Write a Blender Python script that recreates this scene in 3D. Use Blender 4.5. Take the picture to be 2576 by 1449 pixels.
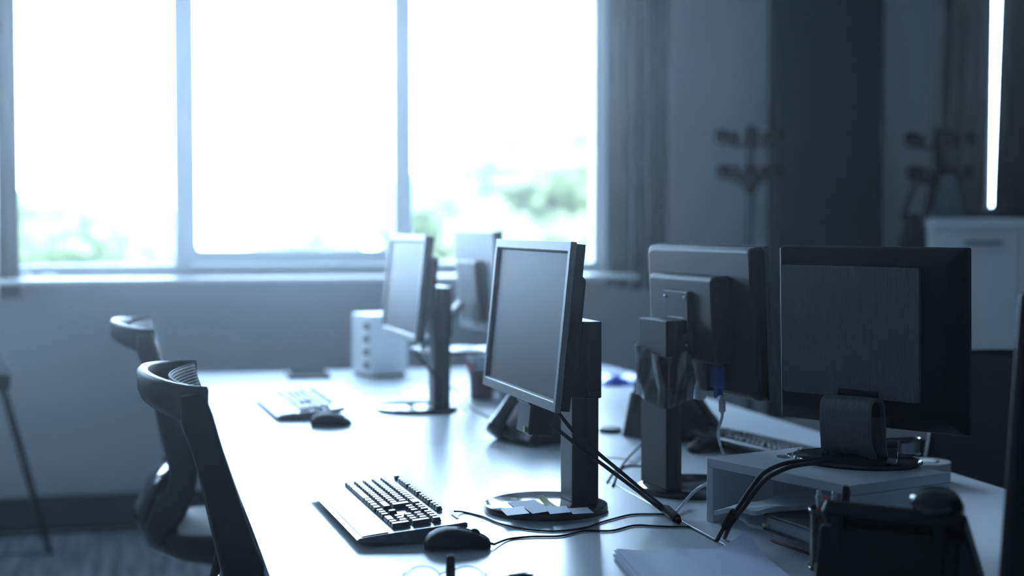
import bpy, math, random
from mathutils import Vector, Matrix, noise as mnoise
random.seed(7)
R = math.radians
for o in list(bpy.data.objects): bpy.data.objects.remove(o)
scene = bpy.context.scene
col = scene.collection

# ------------------------------------------------------------------ camera
FPX, CX, CY, EYE = 3800.0, 1288.0, 724.5, 1.306
YAW = math.atan((CX - 345) / FPX)
PITCH = math.atan((CY - 562) / FPX)
FWD = Vector((math.sin(YAW) * math.cos(PITCH), math.cos(YAW) * math.cos(PITCH), -math.sin(PITCH)))
RGT = Vector((math.cos(YAW), -math.sin(YAW), 0))
UPV = RGT.cross(FWD)
cam = bpy.data.cameras.new('camera')
cam_o = bpy.data.objects.new('camera', cam)
col.objects.link(cam_o)
cam_o.matrix_world = Matrix(((RGT.x, UPV.x, -FWD.x, 0), (RGT.y, UPV.y, -FWD.y, 0), (RGT.z, UPV.z, -FWD.z, EYE), (0, 0, 0, 1)))
cam.sensor_width = 36.0
cam.lens = 36.0 * FPX / 2576.0
cam.clip_start = 0.05
cam.clip_end = 400
cam.dof.use_dof = True
cam.dof.focus_distance = 2.78
cam.dof.aperture_fstop = 1.9
scene.camera = cam_o

# ------------------------------------------------------------------ sky, daylight portals, exposure
world = bpy.data.worlds.new('world')
scene.world = world
world.use_nodes = True
bg = world.node_tree.nodes['Background']
bg.inputs['Color'].default_value = (0.495, 0.71, 1.0, 1)
bg.inputs['Strength'].default_value = 22.0
WY = 6.60            # inner face of the window wall
def portal(x0, x1, z0, z1):
    l = bpy.data.lights.new('window_daylight', 'AREA')
    l.shape = 'RECTANGLE'; l.size = x1 - x0; l.size_y = z1 - z0
    l.cycles.is_portal = True
    o = bpy.data.objects.new('window_daylight', l)
    o.location = ((x0 + x1) / 2, WY + 0.23, (z0 + z1) / 2)
    o.rotation_euler = (R(-90), 0, 0)
    col.objects.link(o)
portal(-1.7, 2.08, 1.10, 2.62)
portal(4.0, 5.6, 1.10, 2.62)
scene.view_settings.view_transform = 'Standard'
scene.view_settings.look = 'None'
scene.view_settings.exposure = 0.45
scene.view_settings.gamma = 1.0
scene.view_settings.use_curve_mapping = False
scene.cycles.max_bounces = 10
scene.cycles.diffuse_bounces = 6
scene.cycles.sample_clamp_indirect = 6
scene.cycles.use_denoising = True
scene.cycles.caustics_reflective = True

# ------------------------------------------------------------------ point helpers (a sight line met with a real plane)
def _ray(px, py): return FWD + RGT * ((px - CX) / FPX) + UPV * ((CY - py) / FPX)
def at(px, py, z=0.742):
    d = _ray(px, py); k = (z - EYE) / d.z
    return Vector((d.x * k, d.y * k, z))
def atY(px, py, y):
    d = _ray(px, py); k = y / d.y
    return Vector((d.x * k, y, EYE + d.z * k))
def atD(px, py, dep):
    return _ray(px, py) * dep + Vector((0, 0, EYE))

# ------------------------------------------------------------------ materials
def mat(name, color, rough=0.5, metal=0.0, spec=0.5, noise=0.0, nscale=30, bump=0.0, bscale=200, coat=0.0, trans=0.0, alpha=1.0):
    m = bpy.data.materials.new(name); m.use_nodes = True
    nt = m.node_tree; b = nt.nodes['Principled BSDF']
    b.inputs['Base Color'].default_value = (*color, 1)
    b.inputs['Roughness'].default_value = rough
    b.inputs['Metallic'].default_value = metal
    b.inputs['Specular IOR Level'].default_value = spec
    b.inputs['Coat Weight'].default_value = coat
    b.inputs['Coat Roughness'].default_value = 0.05
    b.inputs['Transmission Weight'].default_value = trans
    b.inputs['Alpha'].default_value = alpha
    tc = nt.nodes.new('ShaderNodeTexCoord')
    if noise > 0:
        n = nt.nodes.new('ShaderNodeTexNoise'); n.inputs['Scale'].default_value = nscale; n.inputs['Detail'].default_value = 4
        nt.links.new(tc.outputs['Object'], n.inputs['Vector'])
        r = nt.nodes.new('ShaderNodeMix'); r.data_type = 'RGBA'
        r.inputs['A'].default_value = (*[max(0, c * (1 - noise)) for c in color], 1)
        r.inputs['B'].default_value = (*[min(1, c * (1 + noise)) for c in color], 1)
        nt.links.new(n.outputs['Fac'], r.inputs['Factor']); nt.links.new(r.outputs['Result'], b.inputs['Base Color'])
    if bump > 0:
        n2 = nt.nodes.new('ShaderNodeTexNoise'); n2.inputs['Scale'].default_value = bscale; n2.inputs['Detail'].default_value = 2
        nt.links.new(tc.outputs['Object'], n2.inputs['Vector'])
        bp = nt.nodes.new('ShaderNodeBump'); bp.inputs['Strength'].default_value = bump; bp.inputs['Distance'].default_value = 0.001
        nt.links.new(n2.outputs['Fac'], bp.inputs['Height']); nt.links.new(bp.outputs['Normal'], b.inputs['Normal'])
    return m

def wave_bump(m, scale, direction='X', strength=0.5, dist=0.001):
    nt = m.node_tree; b = nt.nodes['Principled BSDF']
    tc = nt.nodes.new('ShaderNodeTexCoord'); w = nt.nodes.new('ShaderNodeTexWave')
    w.bands_direction = direction; w.inputs['Scale'].default_value = scale
    nt.links.new(tc.outputs['Object'], w.inputs['Vector'])
    bp = nt.nodes.new('ShaderNodeBump'); bp.inputs['Strength'].default_value = strength; bp.inputs['Distance'].default_value = dist
    nt.links.new(w.outputs['Fac'], bp.inputs['Height']); nt.links.new(bp.outputs['Normal'], b.inputs['Normal'])
    return m

M = {}
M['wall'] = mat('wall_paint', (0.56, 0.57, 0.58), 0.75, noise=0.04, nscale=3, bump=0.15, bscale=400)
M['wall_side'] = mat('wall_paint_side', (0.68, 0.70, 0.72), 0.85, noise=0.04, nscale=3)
M['ceiling'] = mat('ceiling_paint', (0.75, 0.76, 0.78), 0.9, noise=0.03, nscale=5)
M['column'] = mat('column_paint', (0.010, 0.024, 0.038), 0.7, noise=0.05, nscale=4)
M['frame'] = mat('window_frame_paint', (0.62, 0.66, 0.70), 0.35, noise=0.02)
M['sill'] = mat('sill_laminate', (0.88, 0.89, 0.9), 0.3, noise=0.02)
M['base'] = mat('duct_plastic', (0.025, 0.03, 0.038), 0.5, noise=0.05)
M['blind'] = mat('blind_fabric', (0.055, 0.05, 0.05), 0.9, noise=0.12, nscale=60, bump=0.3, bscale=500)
M['blind_lit'] = mat('blind_fabric_lit', (0.15, 0.15, 0.155), 0.9, noise=0.1, nscale=60, bump=0.3, bscale=500)  # same blind fabric, window light put into a lighter colour
M['desk'] = mat('desk_laminate', (0.62, 0.66, 0.70), 0.30, noise=0.02, nscale=50, bump=0.05, bscale=900)
M['desk_edge'] = mat('desk_edge_band', (0.6, 0.63, 0.66), 0.25, noise=0.02)
M['steel_grey'] = mat('powder_coat_grey', (0.35, 0.37, 0.4), 0.45, metal=0.3, noise=0.05)
M['black'] = mat('black_plastic', (0.006, 0.007, 0.009), 0.42, spec=0.25, noise=0.15, nscale=80, bump=0.15, bscale=1200)
M['black_matte'] = mat('black_matte_plastic', (0.005, 0.006, 0.008), 0.6, spec=0.22, noise=0.15, nscale=80, bump=0.2, bscale=1500)
M['black_gloss'] = mat('black_gloss_plastic', (0.006, 0.007, 0.009), 0.12, noise=0.1, nscale=20)
M['cable'] = mat('cable_rubber', (0.005, 0.006, 0.007), 0.6, spec=0.25, noise=0.1)
M['bead'] = mat('bead_plastic', (0.006, 0.007, 0.008), 0.85, spec=0.04, noise=0.1)
M['cable_white'] = mat('cable_grey', (0.42, 0.43, 0.44), 0.4, noise=0.05)
M['silver'] = mat('silver_plastic', (0.17, 0.175, 0.185), 0.45, metal=0.1, noise=0.04, nscale=300, bump=0.05, bscale=1500)
M['screen'] = mat('matte_screen', (0.028, 0.026, 0.034), 0.5, noise=0.02, bump=0.05, bscale=2500, spec=0.15)
M['dark_grey'] = mat('dark_grey_plastic', (0.018, 0.019, 0.023), 0.5, spec=0.25, noise=0.08, bump=0.1, bscale=1200)
M['mid_grey'] = mat('mid_grey_plastic', (0.12, 0.135, 0.15), 0.5, noise=0.05, bump=0.1, bscale=900)
M['ribbed'] = wave_bump(mat('ribbed_grey_plastic', (0.11, 0.125, 0.135), 0.55, noise=0.04), 95, 'X', 0.9, 0.0012)
M['key'] = mat('key_plastic', (0.03, 0.033, 0.04), 0.33, noise=0.1)
M['kb'] = mat('keyboard_body', (0.10, 0.105, 0.125), 0.28, metal=0.2, noise=0.05, nscale=12)
M['white_board'] = mat('white_laminate', (0.50, 0.53, 0.57), 0.5, noise=0.03, nscale=20, bump=0.1, bscale=700)
M['cab'] = mat('cabinet_white', (0.90, 0.91, 0.92), 0.45, noise=0.02)
M['paper'] = mat('paper', (0.62, 0.66, 0.80), 0.8, noise=0.04, nscale=8, bump=0.1, bscale=300)
M['paper_yellow'] = mat('paper_yellow', (0.62, 0.62, 0.30), 0.8, noise=0.04)
M['paper_grey'] = mat('card_grey', (0.38, 0.42, 0.46), 0.6, noise=0.25, nscale=120)
M['paper_red'] = mat('card_red', (0.55, 0.25, 0.25), 0.6, noise=0.1)
M['towel'] = mat('towel_paper', (0.60, 0.62, 0.66), 0.95, noise=0.05, nscale=20, bump=0.0)
M['leather'] = mat('planner_leather', (0.012, 0.016, 0.024), 0.5, noise=0.2, nscale=90, bump=0.4, bscale=500)
M['pages'] = mat('book_pages', (0.34, 0.37, 0.42), 0.85, noise=0.25, nscale=150)
M['pages2'] = mat('book_pages_pink', (0.34, 0.31, 0.36), 0.85, noise=0.1, nscale=150)
M['red'] = mat('red_cover', (0.09, 0.008, 0.012), 0.45, noise=0.15)
M['orange'] = mat('orange_plastic', (0.75, 0.08, 0.02), 0.35, noise=0.08)
M['pen_grey'] = mat('pen_silver', (0.45, 0.48, 0.5), 0.25, metal=0.7, noise=0.05)
M['red_pen'] = mat('red_pen_plastic', (0.6, 0.03, 0.05), 0.35, noise=0.05)
M['red_cup'] = mat('dark_red_plastic', (0.05, 0.012, 0.02), 0.35, noise=0.1)
M['blue'] = mat('blue_plastic', (0.015, 0.11, 0.75), 0.35, noise=0.15, nscale=20)
M['blue_plug'] = mat('vga_blue', (0.015, 0.06, 0.26), 0.4, noise=0.1)
M['mesh_wire'] = mat('mesh_steel', (0.02, 0.025, 0.03), 0.35, metal=0.5, noise=0.1)
M['coin'] = mat('coin_metal', (0.45, 0.42, 0.38), 0.3, metal=1.0, noise=0.2, nscale=200)
M['tape_beige'] = mat('tape_card', (0.34, 0.30, 0.30), 0.7, noise=0.08)
M['coat_cloth'] = mat('coat_cloth', (0.14, 0.18, 0.21), 0.95, noise=0.15, nscale=25, bump=0.4, bscale=300)
M['bag_cloth'] = mat('bag_cloth', (0.012, 0.014, 0.02), 0.8, noise=0.2, nscale=30, bump=0.3, bscale=300)
M['chrome'] = mat('chrome', (0.7, 0.72, 0.75), 0.15, metal=1.0, noise=0.03)
M['sheer'] = mat('brass_ring', (0.75, 0.7, 0.5), 0.25, metal=1.0, noise=0.03)
M['trunk'] = mat('bark', (0.12, 0.09, 0.06), 0.9, noise=0.3, nscale=10)
M['leaf'] = mat('leaf_green', (0.085, 0.110, 0.035), 0.7, noise=0.45, nscale=1.5)
M['leaf2'] = mat('leaf_green_pale', (0.12, 0.14, 0.055), 0.7, noise=0.45, nscale=1.5)
M['lawn'] = mat('lawn', (0.12, 0.14, 0.10), 0.9, noise=0.3, nscale=0.2)
M['render_wall'] = mat('outside_render', (0.5, 0.5, 0.5), 0.9, noise=0.05)

# carpet: streaky planks of loop pile
def carpet():
    m = mat('carpet_tiles', (0.2, 0.22, 0.25), 0.45)
    nt = m.node_tree; b = nt.nodes['Principled BSDF']
    tc = nt.nodes.new('ShaderNodeTexCoord'); mp = nt.nodes.new('ShaderNodeMapping'); mp.inputs['Scale'].default_value = (28, 2.2, 1)
    n = nt.nodes.new('ShaderNodeTexNoise'); n.inputs['Scale'].default_value = 1.0; n.inputs['Detail'].default_value = 5
    cr = nt.nodes.new('ShaderNodeValToRGB')
    cr.color_ramp.elements[0].color = (0.24, 0.27, 0.31, 1); cr.color_ramp.elements[0].position = 0.35
    cr.color_ramp.elements[1].color = (0.62, 0.67, 0.74, 1); cr.color_ramp.elements[1].position = 0.68
    nt.links.new(tc.outputs['Object'], mp.inputs['Vector']); nt.links.new(mp.outputs['Vector'], n.inputs['Vector'])
    nt.links.new(n.outputs['Fac'], cr.inputs['Fac']); nt.links.new(cr.outputs['Color'], b.inputs['Base Color'])
    return m
M['carpet'] = carpet()
def mesh_fabric():
    m = mat('chair_mesh_fabric', (0.018, 0.022, 0.028), 0.7)
    nt = m.node_tree; b = nt.nodes['Principled BSDF']
    tc = nt.nodes.new('ShaderNodeTexCoord'); w = nt.nodes.new('ShaderNodeTexWave'); w.bands_direction = 'Z'; w.inputs['Scale'].default_value = 55
    cr = nt.nodes.new('ShaderNodeValToRGB')
    cr.color_ramp.elements[0].color = (0.006, 0.007, 0.009, 1); cr.color_ramp.elements[1].color = (0.05, 0.056, 0.066, 1)
    nt.links.new(tc.outputs['Object'], w.inputs['Vector']); nt.links.new(w.outputs['Fac'], cr.inputs['Fac']); nt.links.new(cr.outputs['Color'], b.inputs['Base Color'])
    bp = nt.nodes.new('ShaderNodeBump'); bp.inputs['Strength'].default_value = 0.8; bp.inputs['Distance'].default_value = 0.002
    nt.links.new(w.outputs['Fac'], bp.inputs['Height']); nt.links.new(bp.outputs['Normal'], b.inputs['Normal'])
    return m
M['mesh_fabric'] = mesh_fabric()
def towel_dots():
    m = M['towel']; nt = m.node_tree; b = nt.nodes['Principled BSDF']
    tc = nt.nodes.new('ShaderNodeTexCoord'); v = nt.nodes.new('ShaderNodeTexVoronoi'); v.inputs['Scale'].default_value = 320; v.inputs['Randomness'].default_value = 0.0
    nt.links.new(tc.outputs['Object'], v.inputs['Vector'])
    bp = nt.nodes.new('ShaderNodeBump'); bp.inputs['Strength'].default_value = 0.7; bp.inputs['Distance'].default_value = 0.001
    nt.links.new(v.outputs['Distance'], bp.inputs['Height']); nt.links.new(bp.outputs['Normal'], b.inputs['Normal'])
towel_dots()
def translucent_paper():
    m = mat('flipchart_paper', (0.75, 0.78, 0.82), 0.8, noise=0.02); nt = m.node_tree
    tr = nt.nodes.new('ShaderNodeBsdfTranslucent'); tr.inputs['Color'].default_value = (0.7, 0.75, 0.8, 1)
    mx = nt.nodes.new('ShaderNodeMixShader'); mx.inputs['Fac'].default_value = 0.45
    nt.links.new(nt.nodes['Principled BSDF'].outputs[0], mx.inputs[1]); nt.links.new(tr.outputs[0], mx.inputs[2])
    nt.links.new(mx.outputs[0], nt.nodes['Material Output'].inputs['Surface']); return m
M['pad'] = translucent_paper()
def clear(name, tint, gloss, alpha):
    m = bpy.data.materials.new(name); m.use_nodes = True; nt = m.node_tree
    nt.nodes.remove(nt.nodes['Principled BSDF']); out = nt.nodes['Material Output']
    t = nt.nodes.new('ShaderNodeBsdfTransparent'); t.inputs['Color'].default_value = (*tint, 1)
    g = nt.nodes.new('ShaderNodeBsdfGlossy'); g.inputs['Roughness'].default_value = gloss
    mx = nt.nodes.new('ShaderNodeMixShader')
    lw = nt.nodes.new('ShaderNodeLayerWeight'); lw.inputs['Blend'].default_value = alpha
    nt.links.new(lw.outputs['Fresnel'], mx.inputs['Fac']); nt.links.new(t.outputs[0], mx.inputs[1]); nt.links.new(g.outputs[0], mx.inputs[2])
    nt.links.new(mx.outputs[0], out.inputs['Surface'])
    return m
M['glass'] = clear('window_glass', (0.97, 0.99, 0.99), 0.02, 0.25)
M['film'] = clear('clear_plastic_film', (0.55, 0.6, 0.66), 0.16, 0.5)

# ------------------------------------------------------------------ mesh builder
class MB:
    def __init__(s): s.v = []; s.f = []
    def add(s, vs, fs, Mx=None):
        o = len(s.v)
        for p in vs:
            p = Vector(p)
            if Mx is not None: p = Mx @ p
            s.v.append(p)
        for f in fs: s.f.append([i + o for i in f])
        return s
    def box(s, c, d, Mx=None, taper=None):
        x, y, z = [k / 2 for k in d]; c = Vector(c); tx, ty = taper or (1, 1)
        vs = [c + Vector(p) for p in ((-x, -y, -z), (x, -y, -z), (x, y, -z), (-x, y, -z), (-x * tx, -y * ty, z), (x * tx, -y * ty, z), (x * tx, y * ty, z), (-x * tx, y * ty, z))]
        return s.add(vs, [(0, 3, 2, 1), (4, 5, 6, 7), (0, 1, 5, 4), (1, 2, 6, 5), (2, 3, 7, 6), (3, 0, 4, 7)], Mx)
    def prism(s, poly, a, b, plane='xy', Mx=None):
        n = len(poly)
        def P(p, t):
            if plane == 'xy': return (p[0], p[1], t)
            if plane == 'xz': return (p[0], t, p[1])
            return (t, p[0], p[1])
        vs = [P(p, a) for p in poly] + [P(p, b) for p in poly]
        fs = [tuple(range(n))[::-1], tuple(range(n, 2 * n))] + [(i, (i + 1) % n, n + (i + 1) % n, n + i) for i in range(n)]
        return s.add(vs, fs, Mx)
    def lathe(s, prof, n=32, Mx=None, c=(0, 0, 0), sx=1, sy=1):
        vs = []; fs = []
        for r, z in prof:
            for k in range(n):
                a = 2 * math.pi * k / n
                vs.append((c[0] + r * sx * math.cos(a), c[1] + r * sy * math.sin(a), c[2] + z))
        m = len(prof)
        for i in range(m - 1):
            for k in range(n):
                fs.append((i * n + k, i * n + (k + 1) % n, (i + 1) * n + (k + 1) % n, (i + 1) * n + k))
        fs.append(tuple(range(n))[::-1]); fs.append(tuple((m - 1) * n + k for k in range(n)))
        return s.add(vs, fs, Mx)
    def tube(s, pts, r, n=8, Mx=None, flat=None):
        pts = [Vector(p) for p in pts]; m = len(pts); vs = []; fs = []
        rr = r if isinstance(r, (list, tuple)) else [r] * m
        up = Vector((0, 0, 1))
        for i, p in enumerate(pts):
            t = (pts[min(i + 1, m - 1)] - pts[max(i - 1, 0)]).normalized()
            a = up.cross(t)
            if a.length < 1e-3: a = Vector((1, 0, 0)).cross(t)
            a.normalize(); b = t.cross(a)
            if i and a.dot(pa) < 0: a = -a; b = -b
            pa = a
            fa, fb = flat or (1, 1)
            for k in range(n):
                w = 2 * math.pi * k / n
                vs.append(p + a * (rr[i] * fa * math.cos(w)) + b * (rr[i] * fb * math.sin(w)))
        for i in range(m - 1):
            for k in range(n):
                fs.append((i * n + k, i * n + (k + 1) % n, (i + 1) * n + (k + 1) % n, (i + 1) * n + k))
        fs.append(tuple(range(n))[::-1]); fs.append(tuple((m - 1) * n + k for k in range(n)))
        return s.add(vs, fs, Mx)
    def loft(s, rings, Mx=None, cap=True):
        n = len(rings[0]); vs = [p for r in rings for p in r]; fs = []
        for i in range(len(rings) - 1):
            for k in range(n):
                fs.append((i * n + k, i * n + (k + 1) % n, (i + 1) * n + (k + 1) % n, (i + 1) * n + k))
        if cap: fs.append(tuple(range(n))[::-1]); fs.append(tuple((len(rings) - 1) * n + k for k in range(n)))
        return s.add(vs, fs, Mx)
    def sheet(s, fn, nu, nv, th=0.0, Mx=None):
        # fn(u,v) -> point ; thickness th downwards along z
        vs = []; fs = []
        for i in range(nu + 1):
            for j in range(nv + 1): vs.append(Vector(fn(i / nu, j / nv)))
        N = (nu + 1) * (nv + 1); idx = lambda i, j: i * (nv + 1) + j
        for i in range(nu):
            for j in range(nv): fs.append((idx(i, j), idx(i + 1, j), idx(i + 1, j + 1), idx(i, j + 1)))
        if th:
            vs += [p - Vector((0, 0, th)) for p in vs]
            fs += [tuple(N + k for k in f)[::-1] for f in list(fs)]
            br = [idx(i, 0) for i in range(nu)] + [idx(nu, j) for j in range(nv)] + [idx(i, nv) for i in range(nu, 0, -1)] + [idx(0, j) for j in range(nv, 0, -1)]
            for k in range(len(br)):
                a, b = br[k], br[(k + 1) % len(br)]; fs.append((a, N + a, N + b, b))
        return s.add(vs, fs, Mx)
    def build(s, name, material, parent=None, bevel=0.0, smooth=False, seg=2, sub=0):
        me = bpy.data.meshes.new(name); me.from_pydata([tuple(v) for v in s.v], [], s.f); me.validate(); me.update()
        me.materials.append(material)
        o = bpy.data.objects.new(name, me); col.objects.link(o)
        if parent is not None: o.parent = parent
        import bmesh
        bm = bmesh.new(); bm.from_mesh(me); bmesh.ops.recalc_face_normals(bm, faces=bm.faces); bm.to_mesh(me); bm.free()
        if smooth or bevel:
            for p in me.polygons: p.use_smooth = True
            if not (smooth is True):
                pass
        if sub:
            ms = o.modifiers.new('sub', 'SUBSURF'); ms.levels = sub; ms.render_levels = sub
        if bevel:
            b = o.modifiers.new('bev', 'BEVEL'); b.width = bevel; b.segments = seg; b.limit_method = 'ANGLE'; b.angle_limit = R(35); b.harden_normals = True
        if smooth == 'auto' :
            bm = bmesh.new(); bm.from_mesh(me)
            for e in bm.edges:
                if len(e.link_faces) == 2 and e.calc_face_angle(0) > R(38): e.smooth = False
            bm.to_mesh(me); bm.free()
        return o

def smooth_path(pts, k=8):
    pts = [Vector(p) for p in pts]; out = []
    for i in range(len(pts) - 1):
        p0 = pts[max(i - 1, 0)]; p1 = pts[i]; p2 = pts[i + 1]; p3 = pts[min(i + 2, len(pts) - 1)]
        for j in range(k):
            t = j / k
            out.append(0.5 * ((2 * p1) + (p2 - p0) * t + (2 * p0 - 5 * p1 + 4 * p2 - p3) * t * t + (3 * p1 - p0 - 3 * p2 + p3) * t ** 3))
    out.append(pts[-1]); return out
def thing(name, label, cat, loc=(0, 0, 0), rz=0.0, group=None):
    o = bpy.data.objects.new(name, None); o.empty_display_size = 0.05; col.objects.link(o)
    o.location = loc; o.rotation_euler = (0, 0, rz); return tag(o, label, cat, group)
def tag(o, label, cat, group=None, kind=None):
    o['label'] = label; o['category'] = cat
    if group: o['group'] = group
    if kind: o['kind'] = kind
    return o
def struct(o): o['kind'] = 'structure'; return o
def copy_tree(o, parent=None):
    c = o.copy(); col.objects.link(c); c.parent = parent
    for ch in list(o.children): copy_tree(ch, c)
    return c
def rounded(w, h, r, n=5):
    out = []
    for cx, cy, a0 in ((w / 2 - r, h / 2 - r, 0), (-w / 2 + r, h / 2 - r, 90), (-w / 2 + r, -h / 2 + r, 180), (w / 2 - r, -h / 2 + r, 270)):
        for k in range(n + 1):
            a = R(a0 + 90 * k / n); out.append((cx + r * math.cos(a), cy + r * math.sin(a)))
    return out
DESK = 0.740

#================================================================== THE SETTING
XL, XR, YB, CEIL = -3.2, 6.4, -2.6, 2.85
WX0, WX1, WZ0, WZ1 = -1.7, 2.10, 1.085, 2.62      # first window opening
VX0, VX1 = 4.02, 5.6                               # second window opening
struct(MB().box(((XL + XR) / 2, (YB + WY) / 2, -0.05), (XR - XL + .4, WY - YB + .4, 0.1)).build('floor', M['carpet']))
struct(MB().box(((XL + XR) / 2, (YB + WY) / 2, CEIL + 0.05), (XR - XL + .4, WY - YB + .8, 0.1)).build('ceiling', M['ceiling']))
w = MB(); yc = WY + 0.125; T = 0.25
def seg(x0, x1, z0, z1): w.box(((x0 + x1) / 2, yc, (z0 + z1) / 2), (x1 - x0, T, z1 - z0))
seg(XL, WX0, 0, CEIL); seg(WX0, WX1, 0, WZ0); seg(WX0, WX1, WZ1, CEIL); seg(WX1, VX0, 0, CEIL); seg(VX0, VX1, 0, WZ0); seg(VX0, VX1, WZ1, CEIL); seg(VX1, XR, 0, CEIL)
struct(w.build('wall_back', M['wall']))
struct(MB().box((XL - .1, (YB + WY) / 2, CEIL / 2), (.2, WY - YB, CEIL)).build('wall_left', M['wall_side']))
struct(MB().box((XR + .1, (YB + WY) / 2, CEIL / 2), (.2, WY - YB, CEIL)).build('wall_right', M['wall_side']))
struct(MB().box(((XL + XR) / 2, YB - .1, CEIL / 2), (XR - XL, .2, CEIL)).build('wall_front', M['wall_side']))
# dark column standing out of the window wall
cxa, cxb = atY(1958, 300, WY - .12).x, atY(2222, 300, WY - .12).x
struct(MB().box(((cxa + cxb) / 2, WY - .06, CEIL / 2), (cxb - cxa, .12, CEIL)).build('trim_1', M['column'], bevel=.004))
# skirting duct under the window
bb = MB().box(((XL + cxa) / 2, WY - .025, .085), (cxa - XL, .05, .13)); bb.box(((XL + cxa) / 2, WY - .03, .155), (cxa - XL, .06, .012))
struct(bb.build('baseboard_back', M['base'], bevel=.003))

def window(n, x0, x1, mulls):
    e = bpy.data.objects.new('window_%d' % n, None); col.objects.link(e); struct(e)
    fy = WY + .09; d = .07
    f = MB()
    z0, z1 = WZ0, WZ1
    f.box(((x0 + x1) / 2, fy, z0 + .022), (x1 - x0, d, .044)); f.box(((x0 + x1) / 2, fy, z1 - .03), (x1 - x0, d, .06))
    f.box((x0 + .03, fy, (z0 + z1) / 2), (.06, d, z1 - z0 - .08)); f.box((x1 - .03, fy, (z0 + z1) / 2), (.06, d, z1 - z0 - .08))
    for (a, b) in mulls: f.box(((a + b) / 2, fy, (z0 + z1) / 2), (b - a, d, z1 - z0 - .08))
    f.build('window_frame', M['frame'], e, bevel=.004)
    xs = [x0 + .06] + [v for m in mulls for v in m] + [x1 - .06]
    for i in range(0, len(xs), 2):
        MB().box(((xs[i] + xs[i + 1]) / 2, fy + .01, (z0 + z1) / 2), (xs[i + 1] - xs[i] + .004, .006, z1 - z0 - .1)).build('window_pane', M['glass'], e)
        if i == 2 and n == 1:   # the opening sash of the middle pane
            a, b = xs[i], xs[i + 1]; s_ = MB(); yy = fy - .045
            s_.box(((a + b) / 2, yy, z0 + .075), (b - a + .05, .03, .06)); s_.box(((a + b) / 2, yy, z1 - .075), (b - a + .05, .03, .06))
            s_.box((a - .005, yy, (z0 + z1) / 2), (.05, .03, z1 - z0 - .2)); s_.box((b + .0, yy, (z0 + z1) / 2), (.035, .03, z1 - z0 - .2))
            s_.build('sash', M['frame'], e, bevel=.004)
            h = MB(); h.box((a - .01, yy - .022, 1.75), (.022, .016, .07)); h.box((a - .01, yy - .04, 1.70), (.018, .014, .13)); h.build('window_handle', M['frame'], e, bevel=.004)
    s2 = MB(); s2.box(((x0 + x1) / 2, WY - .06, z0 - .014), (x1 - x0 + .1, .46, .020))
    s2.build('window_sill', M['sill'], e, bevel=.006)
    return e
m1a, m1b = atY(436, 300, WY + .06).x, atY(497, 300, WY + .06).x
m2a, m2b = atY(998, 300, WY + .06).x, atY(1036, 300, WY + .06).x
window(1, WX0, WX1, [(m1a, m1b - .03), (m2a, m2b)])
window(2, VX0, VX1, [(4.75, 4.82)])

# ------------------------------------------------------------------ vertical blinds
def blind(name_label, slats, ztop, group, railx, lean=0):
    t = thing('vertical_blind', name_label, 'blind', (0, 0, 0), 0, group)
    MB().box(((railx[0] + railx[1]) / 2, WY - .12, ztop + .02), (railx[1] - railx[0], .05, .04)).build('head_rail', M['frame'], t, bevel=.003)
    for (x, y, ang, wdt, zb, mt) in slats:
        Mx = Matrix.Translation((x, y, ztop)) @ Matrix.Rotation(R(lean), 4, 'Y') @ Matrix.Translation((0, 0, -ztop)) @ Matrix.Rotation(R(ang), 4, 'Z')
        def fn(u, v): return ((u - .5) * wdt, .008 * math.cos((u - .5) * 3), ztop - v * (ztop - zb))
        sl = MB().sheet(fn, 6, 8, 0, Mx).build('slat', mt, t, smooth=True)
        so = sl.modifiers.new('t', 'SOLIDIFY'); so.thickness = .0015
        MB().box((0, .006, zb + .005), (wdt * .96, .006, .03), Mx).build('weight', M['dark_grey'], t, bevel=.002)
    return t
zl = atY(20, 745, WY - .12).z
xe = atY(46, 500, WY - .14).x
sl = [(xe - .026 - .05 * k, WY - .13 + .012 * (k % 2), 62 - 6 * (k % 3), .10, zl + .006 * (k % 2), M['blind']) for k in range(9)]
blind('bunched grey fabric blind slats left of the bright window', sl, 2.72, None, (-1.75, 2.04))
xa, xb = atY(1532, 300, WY - .14).x, atY(1700, 300, WY - .14).x
zr = atY(1620, 722, WY - .12).z
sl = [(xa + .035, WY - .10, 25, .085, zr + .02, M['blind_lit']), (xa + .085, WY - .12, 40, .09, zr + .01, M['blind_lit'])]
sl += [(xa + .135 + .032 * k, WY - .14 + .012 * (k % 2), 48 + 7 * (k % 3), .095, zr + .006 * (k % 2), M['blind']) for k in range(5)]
blind('bunched grey fabric blind slats between bright window and coat stand', sl, 2.70, None, (2.1, 2.75))
xs1 = atY(2497, 300, WY - .12).x
sl = []
x = xs1 - .085 * 1.9
for k in range(3): sl.append((xs1 - .045 - .078 * k, WY - .12, -12, .09, 1.0, M['blind']))
for k in range(19): sl.append((xs1 + .092 + .082 * k, WY - .12, -12, .09, 1.0, M['blind']))
bl3 = blind('closed dark vertical blind with one bright gap, above the white cabinet', sl, 2.70, None, (3.75, 5.7), 1.6)

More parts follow.
